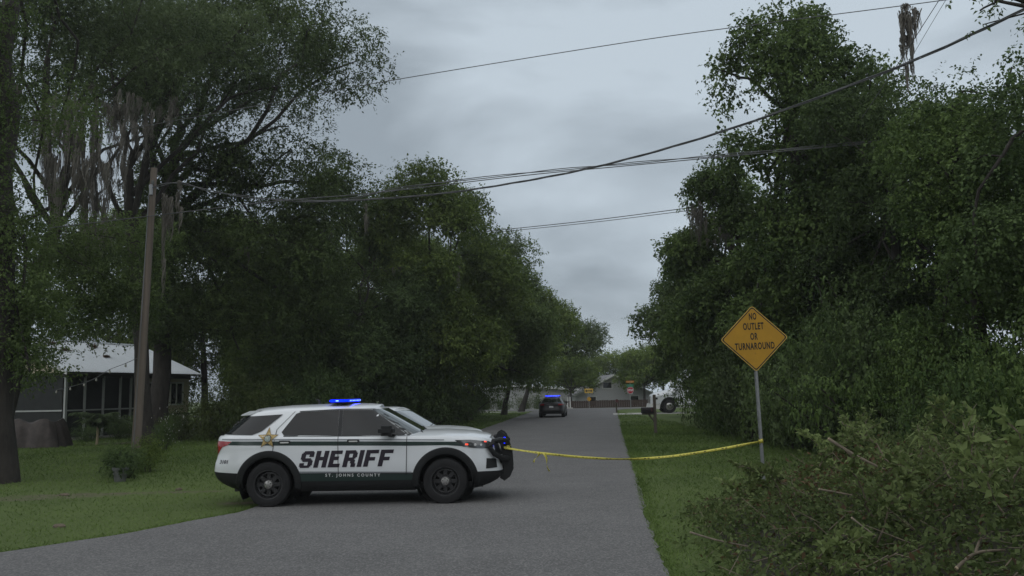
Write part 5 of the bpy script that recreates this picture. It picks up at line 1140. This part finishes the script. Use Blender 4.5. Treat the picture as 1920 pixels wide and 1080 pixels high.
def stick(pts, r0, r1, label, fork=None):
    o = Vector(pts[0]); t = tag(empty('cut_branch', pts[0]), label, 'branch', 'bare cut branches on the brush pile'); n = len(pts); r0 *= .7; r1 *= .7; mb = MB().tube([Vector(p)-o for p in smooth_pts(pts, 4)], list(np.linspace(r0, r1, (n-1)*4+1)), 8)
    mb.build('stem', 'stick', t, True)
    if fork: MB().tube([Vector(p)-o for p in fork], [r0*.8, r0*.5], 7).build('side_stem', 'stick', t, True)
    a, b = Vector(pts[0]), Vector(pts[1]); d_ = (b-a).normalized(); MB().tube([-d_*.004, d_*.012], [r0*.96, r0*1.02], 10).build('cut_end', 'cutwood', t)
stick([(4.02, 11.1, 1.20), (4.2, 10.75, 1.02), (4.42, 10.4, .86)], .030, .022, 'thick bare branch propped on top of the pile, cut end up')
stick([(4.02, 10.3, 1.05), (4.2, 10.25, .95), (4.4, 10.2, .84)], .026, .018, 'thinner bare branch beside the thick propped branch')
stick([(2.04, 10.3, .20), (2.2, 9.7, .21), (2.4, 9.1, .24)], .018, .011, 'bare branch poking out low towards the road')
stick([(3.3, 9.5, .76), (3.48, 9.2, .74), (3.66, 9.0, .70)], .016, .01, 'bare branch with a pale cut end in the middle of the pile')
stick([(3.1, 8.1, .66), (3.12, 7.9, .61), (3.15, 7.7, .56)], .013, .008, 'short bare twig in the lower middle of the pile')
stick([(3.28, 6.6, .50), (3.46, 6.65, .60), (3.66, 6.6, .63)], .022, .012, 'forked bare branch on the lower slope of the pile', [(3.46, 6.65, .60), (3.56, 6.75, .70)])
stick([(4.92, 10.5, 1.10), (4.98, 10.45, 1.02), (5.06, 10.4, .92)], .022, .018, 'pale bare stub under the big leaved sprig')
stick([(4.45, 13.9, .2), (4.40, 13.9, .55), (4.32, 13.9, .78)], .010, .005, 'thin reddish twig standing by the sign post', [(4.42, 13.9, .45), (4.62, 13.9, .74)])
sg = tag(empty('leaf_sprig', (4.86, 10.4, .98)), 'sprig of big pale leaves on top of the brush pile', 'sprig', 'leafy boughs on the brush pile'); MB().tube([(0, 0, 0), (.02, 0, .18), (.05, 0, .30)], [.008, .006, .004], 6).build('stem', 'stick', sg)
q = rg(12)
for k in range(6):
    a = k*1.05; d_ = np.array([[math.cos(a), math.sin(a)*.6, -.35+.5*(k % 2)]]); Vq, Fq = leafquads(np.array([[.05, 0, .29]]), d_, np.array([.21]), q, .42, .3, 1.2); me = npmesh('leaf', Vq, Fq, np.array([.95])); link('leaf', me, 'brush', sg)

# ================================================================== GRASS
r_ = rg(400); pts = []
def gsample(n, x0, x1, y0, y1):
    x = r_.uniform(x0, x1, n); y = y0+(y1-y0)*r_.uniform(0, 1, n)**1.35; return np.stack([x, y], 1)
C_ = np.concatenate([gsample(90000, -24, -3, 10, 44), gsample(60000, 1, 8.6, 7.5, 44), gsample(22000, -7, 9, 44, 78)])
L_ = np.interp(C_[:, 1], [a for a, b in ROAD_L], [b for a, b in ROAD_L]); R_ = np.interp(C_[:, 1], [a for a, b in ROAD_R], [b for a, b in ROAD_R])
ok = (C_[:, 0] < L_-.0+r_.normal(0, .03, len(C_))) | (C_[:, 0] > R_+r_.normal(0, .03, len(C_)))
C_ = C_[ok]; b_ = np.zeros(len(C_))
for a, b, c, e in BARE: b_ = np.maximum(b_, np.exp(-((C_[:, 0]-a)/c)**2-((C_[:, 1]-b)/e)**2))
C_ = C_[r_.uniform(0, 1, len(C_)) > b_*.8]; 
# thicker fringe along both road edges
ye = r_.uniform(8, 45, 16000)**1.0; sd = r_.integers(0, 2, 16000); xe = np.where(sd == 0, np.interp(ye, [a for a, b in ROAD_L], [b for a, b in ROAD_L])-np.abs(r_.normal(0, .12, 16000))+.02, np.interp(ye, [a for a, b in ROAD_R], [b for a, b in ROAD_R])+np.abs(r_.normal(0, .12, 16000))-.02)
C_ = np.concatenate([C_, np.stack([xe, ye], 1)]); n = len(C_); far = np.clip(C_[:, 1]/18, .8, 2.6)
H_ = r_.uniform(.025, .065, n)*np.clip(far, .8, 1.5); tall = r_.uniform(0, 1, n) < .008; H_[tall] *= 2.0; a = r_.uniform(0, 2*math.pi, n); w = .008*far
B = np.stack([C_[:, 0], C_[:, 1], np.zeros(n)], 1); s_ = np.stack([np.cos(a)*w, np.sin(a)*w, np.zeros(n)], 1); ln = np.stack([r_.normal(0, 1.0, n), r_.normal(0, 1.0, n), np.ones(n)], 1)*H_[:, None]
V = np.stack([B-s_, B+s_, B+ln], 1).reshape(-1, 3); F = np.arange(3*n).reshape(n, 3)
patch_t = .5+.25*np.sin(C_[:, 0]*.9+1.3*np.sin(C_[:, 1]*.5))+.15*np.sin(C_[:, 1]*1.3+C_[:, 0]*.4)
tag(link('grass', npmesh('grass', V, F, np.clip(patch_t+r_.normal(0, .18, n), 0, 1)), 'grass'), 'mown green grass blades on both verges and the lawn', 'grass', kind='stuff')

# ================================================================== HAZE: pales the far trees, added to lift the dark foliage too
hz = MB().box((0, 200, 12), (840, 840, 28)).build('haze', None); tag(hz, 'thin grey haze filling the air, added to lift dark tones', 'haze', kind='stuff')
hmt = bpy.data.materials.new('thin_haze'); hmt.use_nodes = True; t_ = hmt.node_tree; t_.nodes.clear(); ho = N(t_, 'ShaderNodeOutputMaterial'); hv = N(t_, 'ShaderNodeVolumePrincipled'); hv.inputs['Color'].default_value = (.86, .88, .88, 1); hv.inputs['Density'].default_value = .0006; hv.inputs['Anisotropy'].default_value = .2
t_.links.new(hv.outputs[0], ho.inputs['Volume']); hz.data.materials.append(hmt)
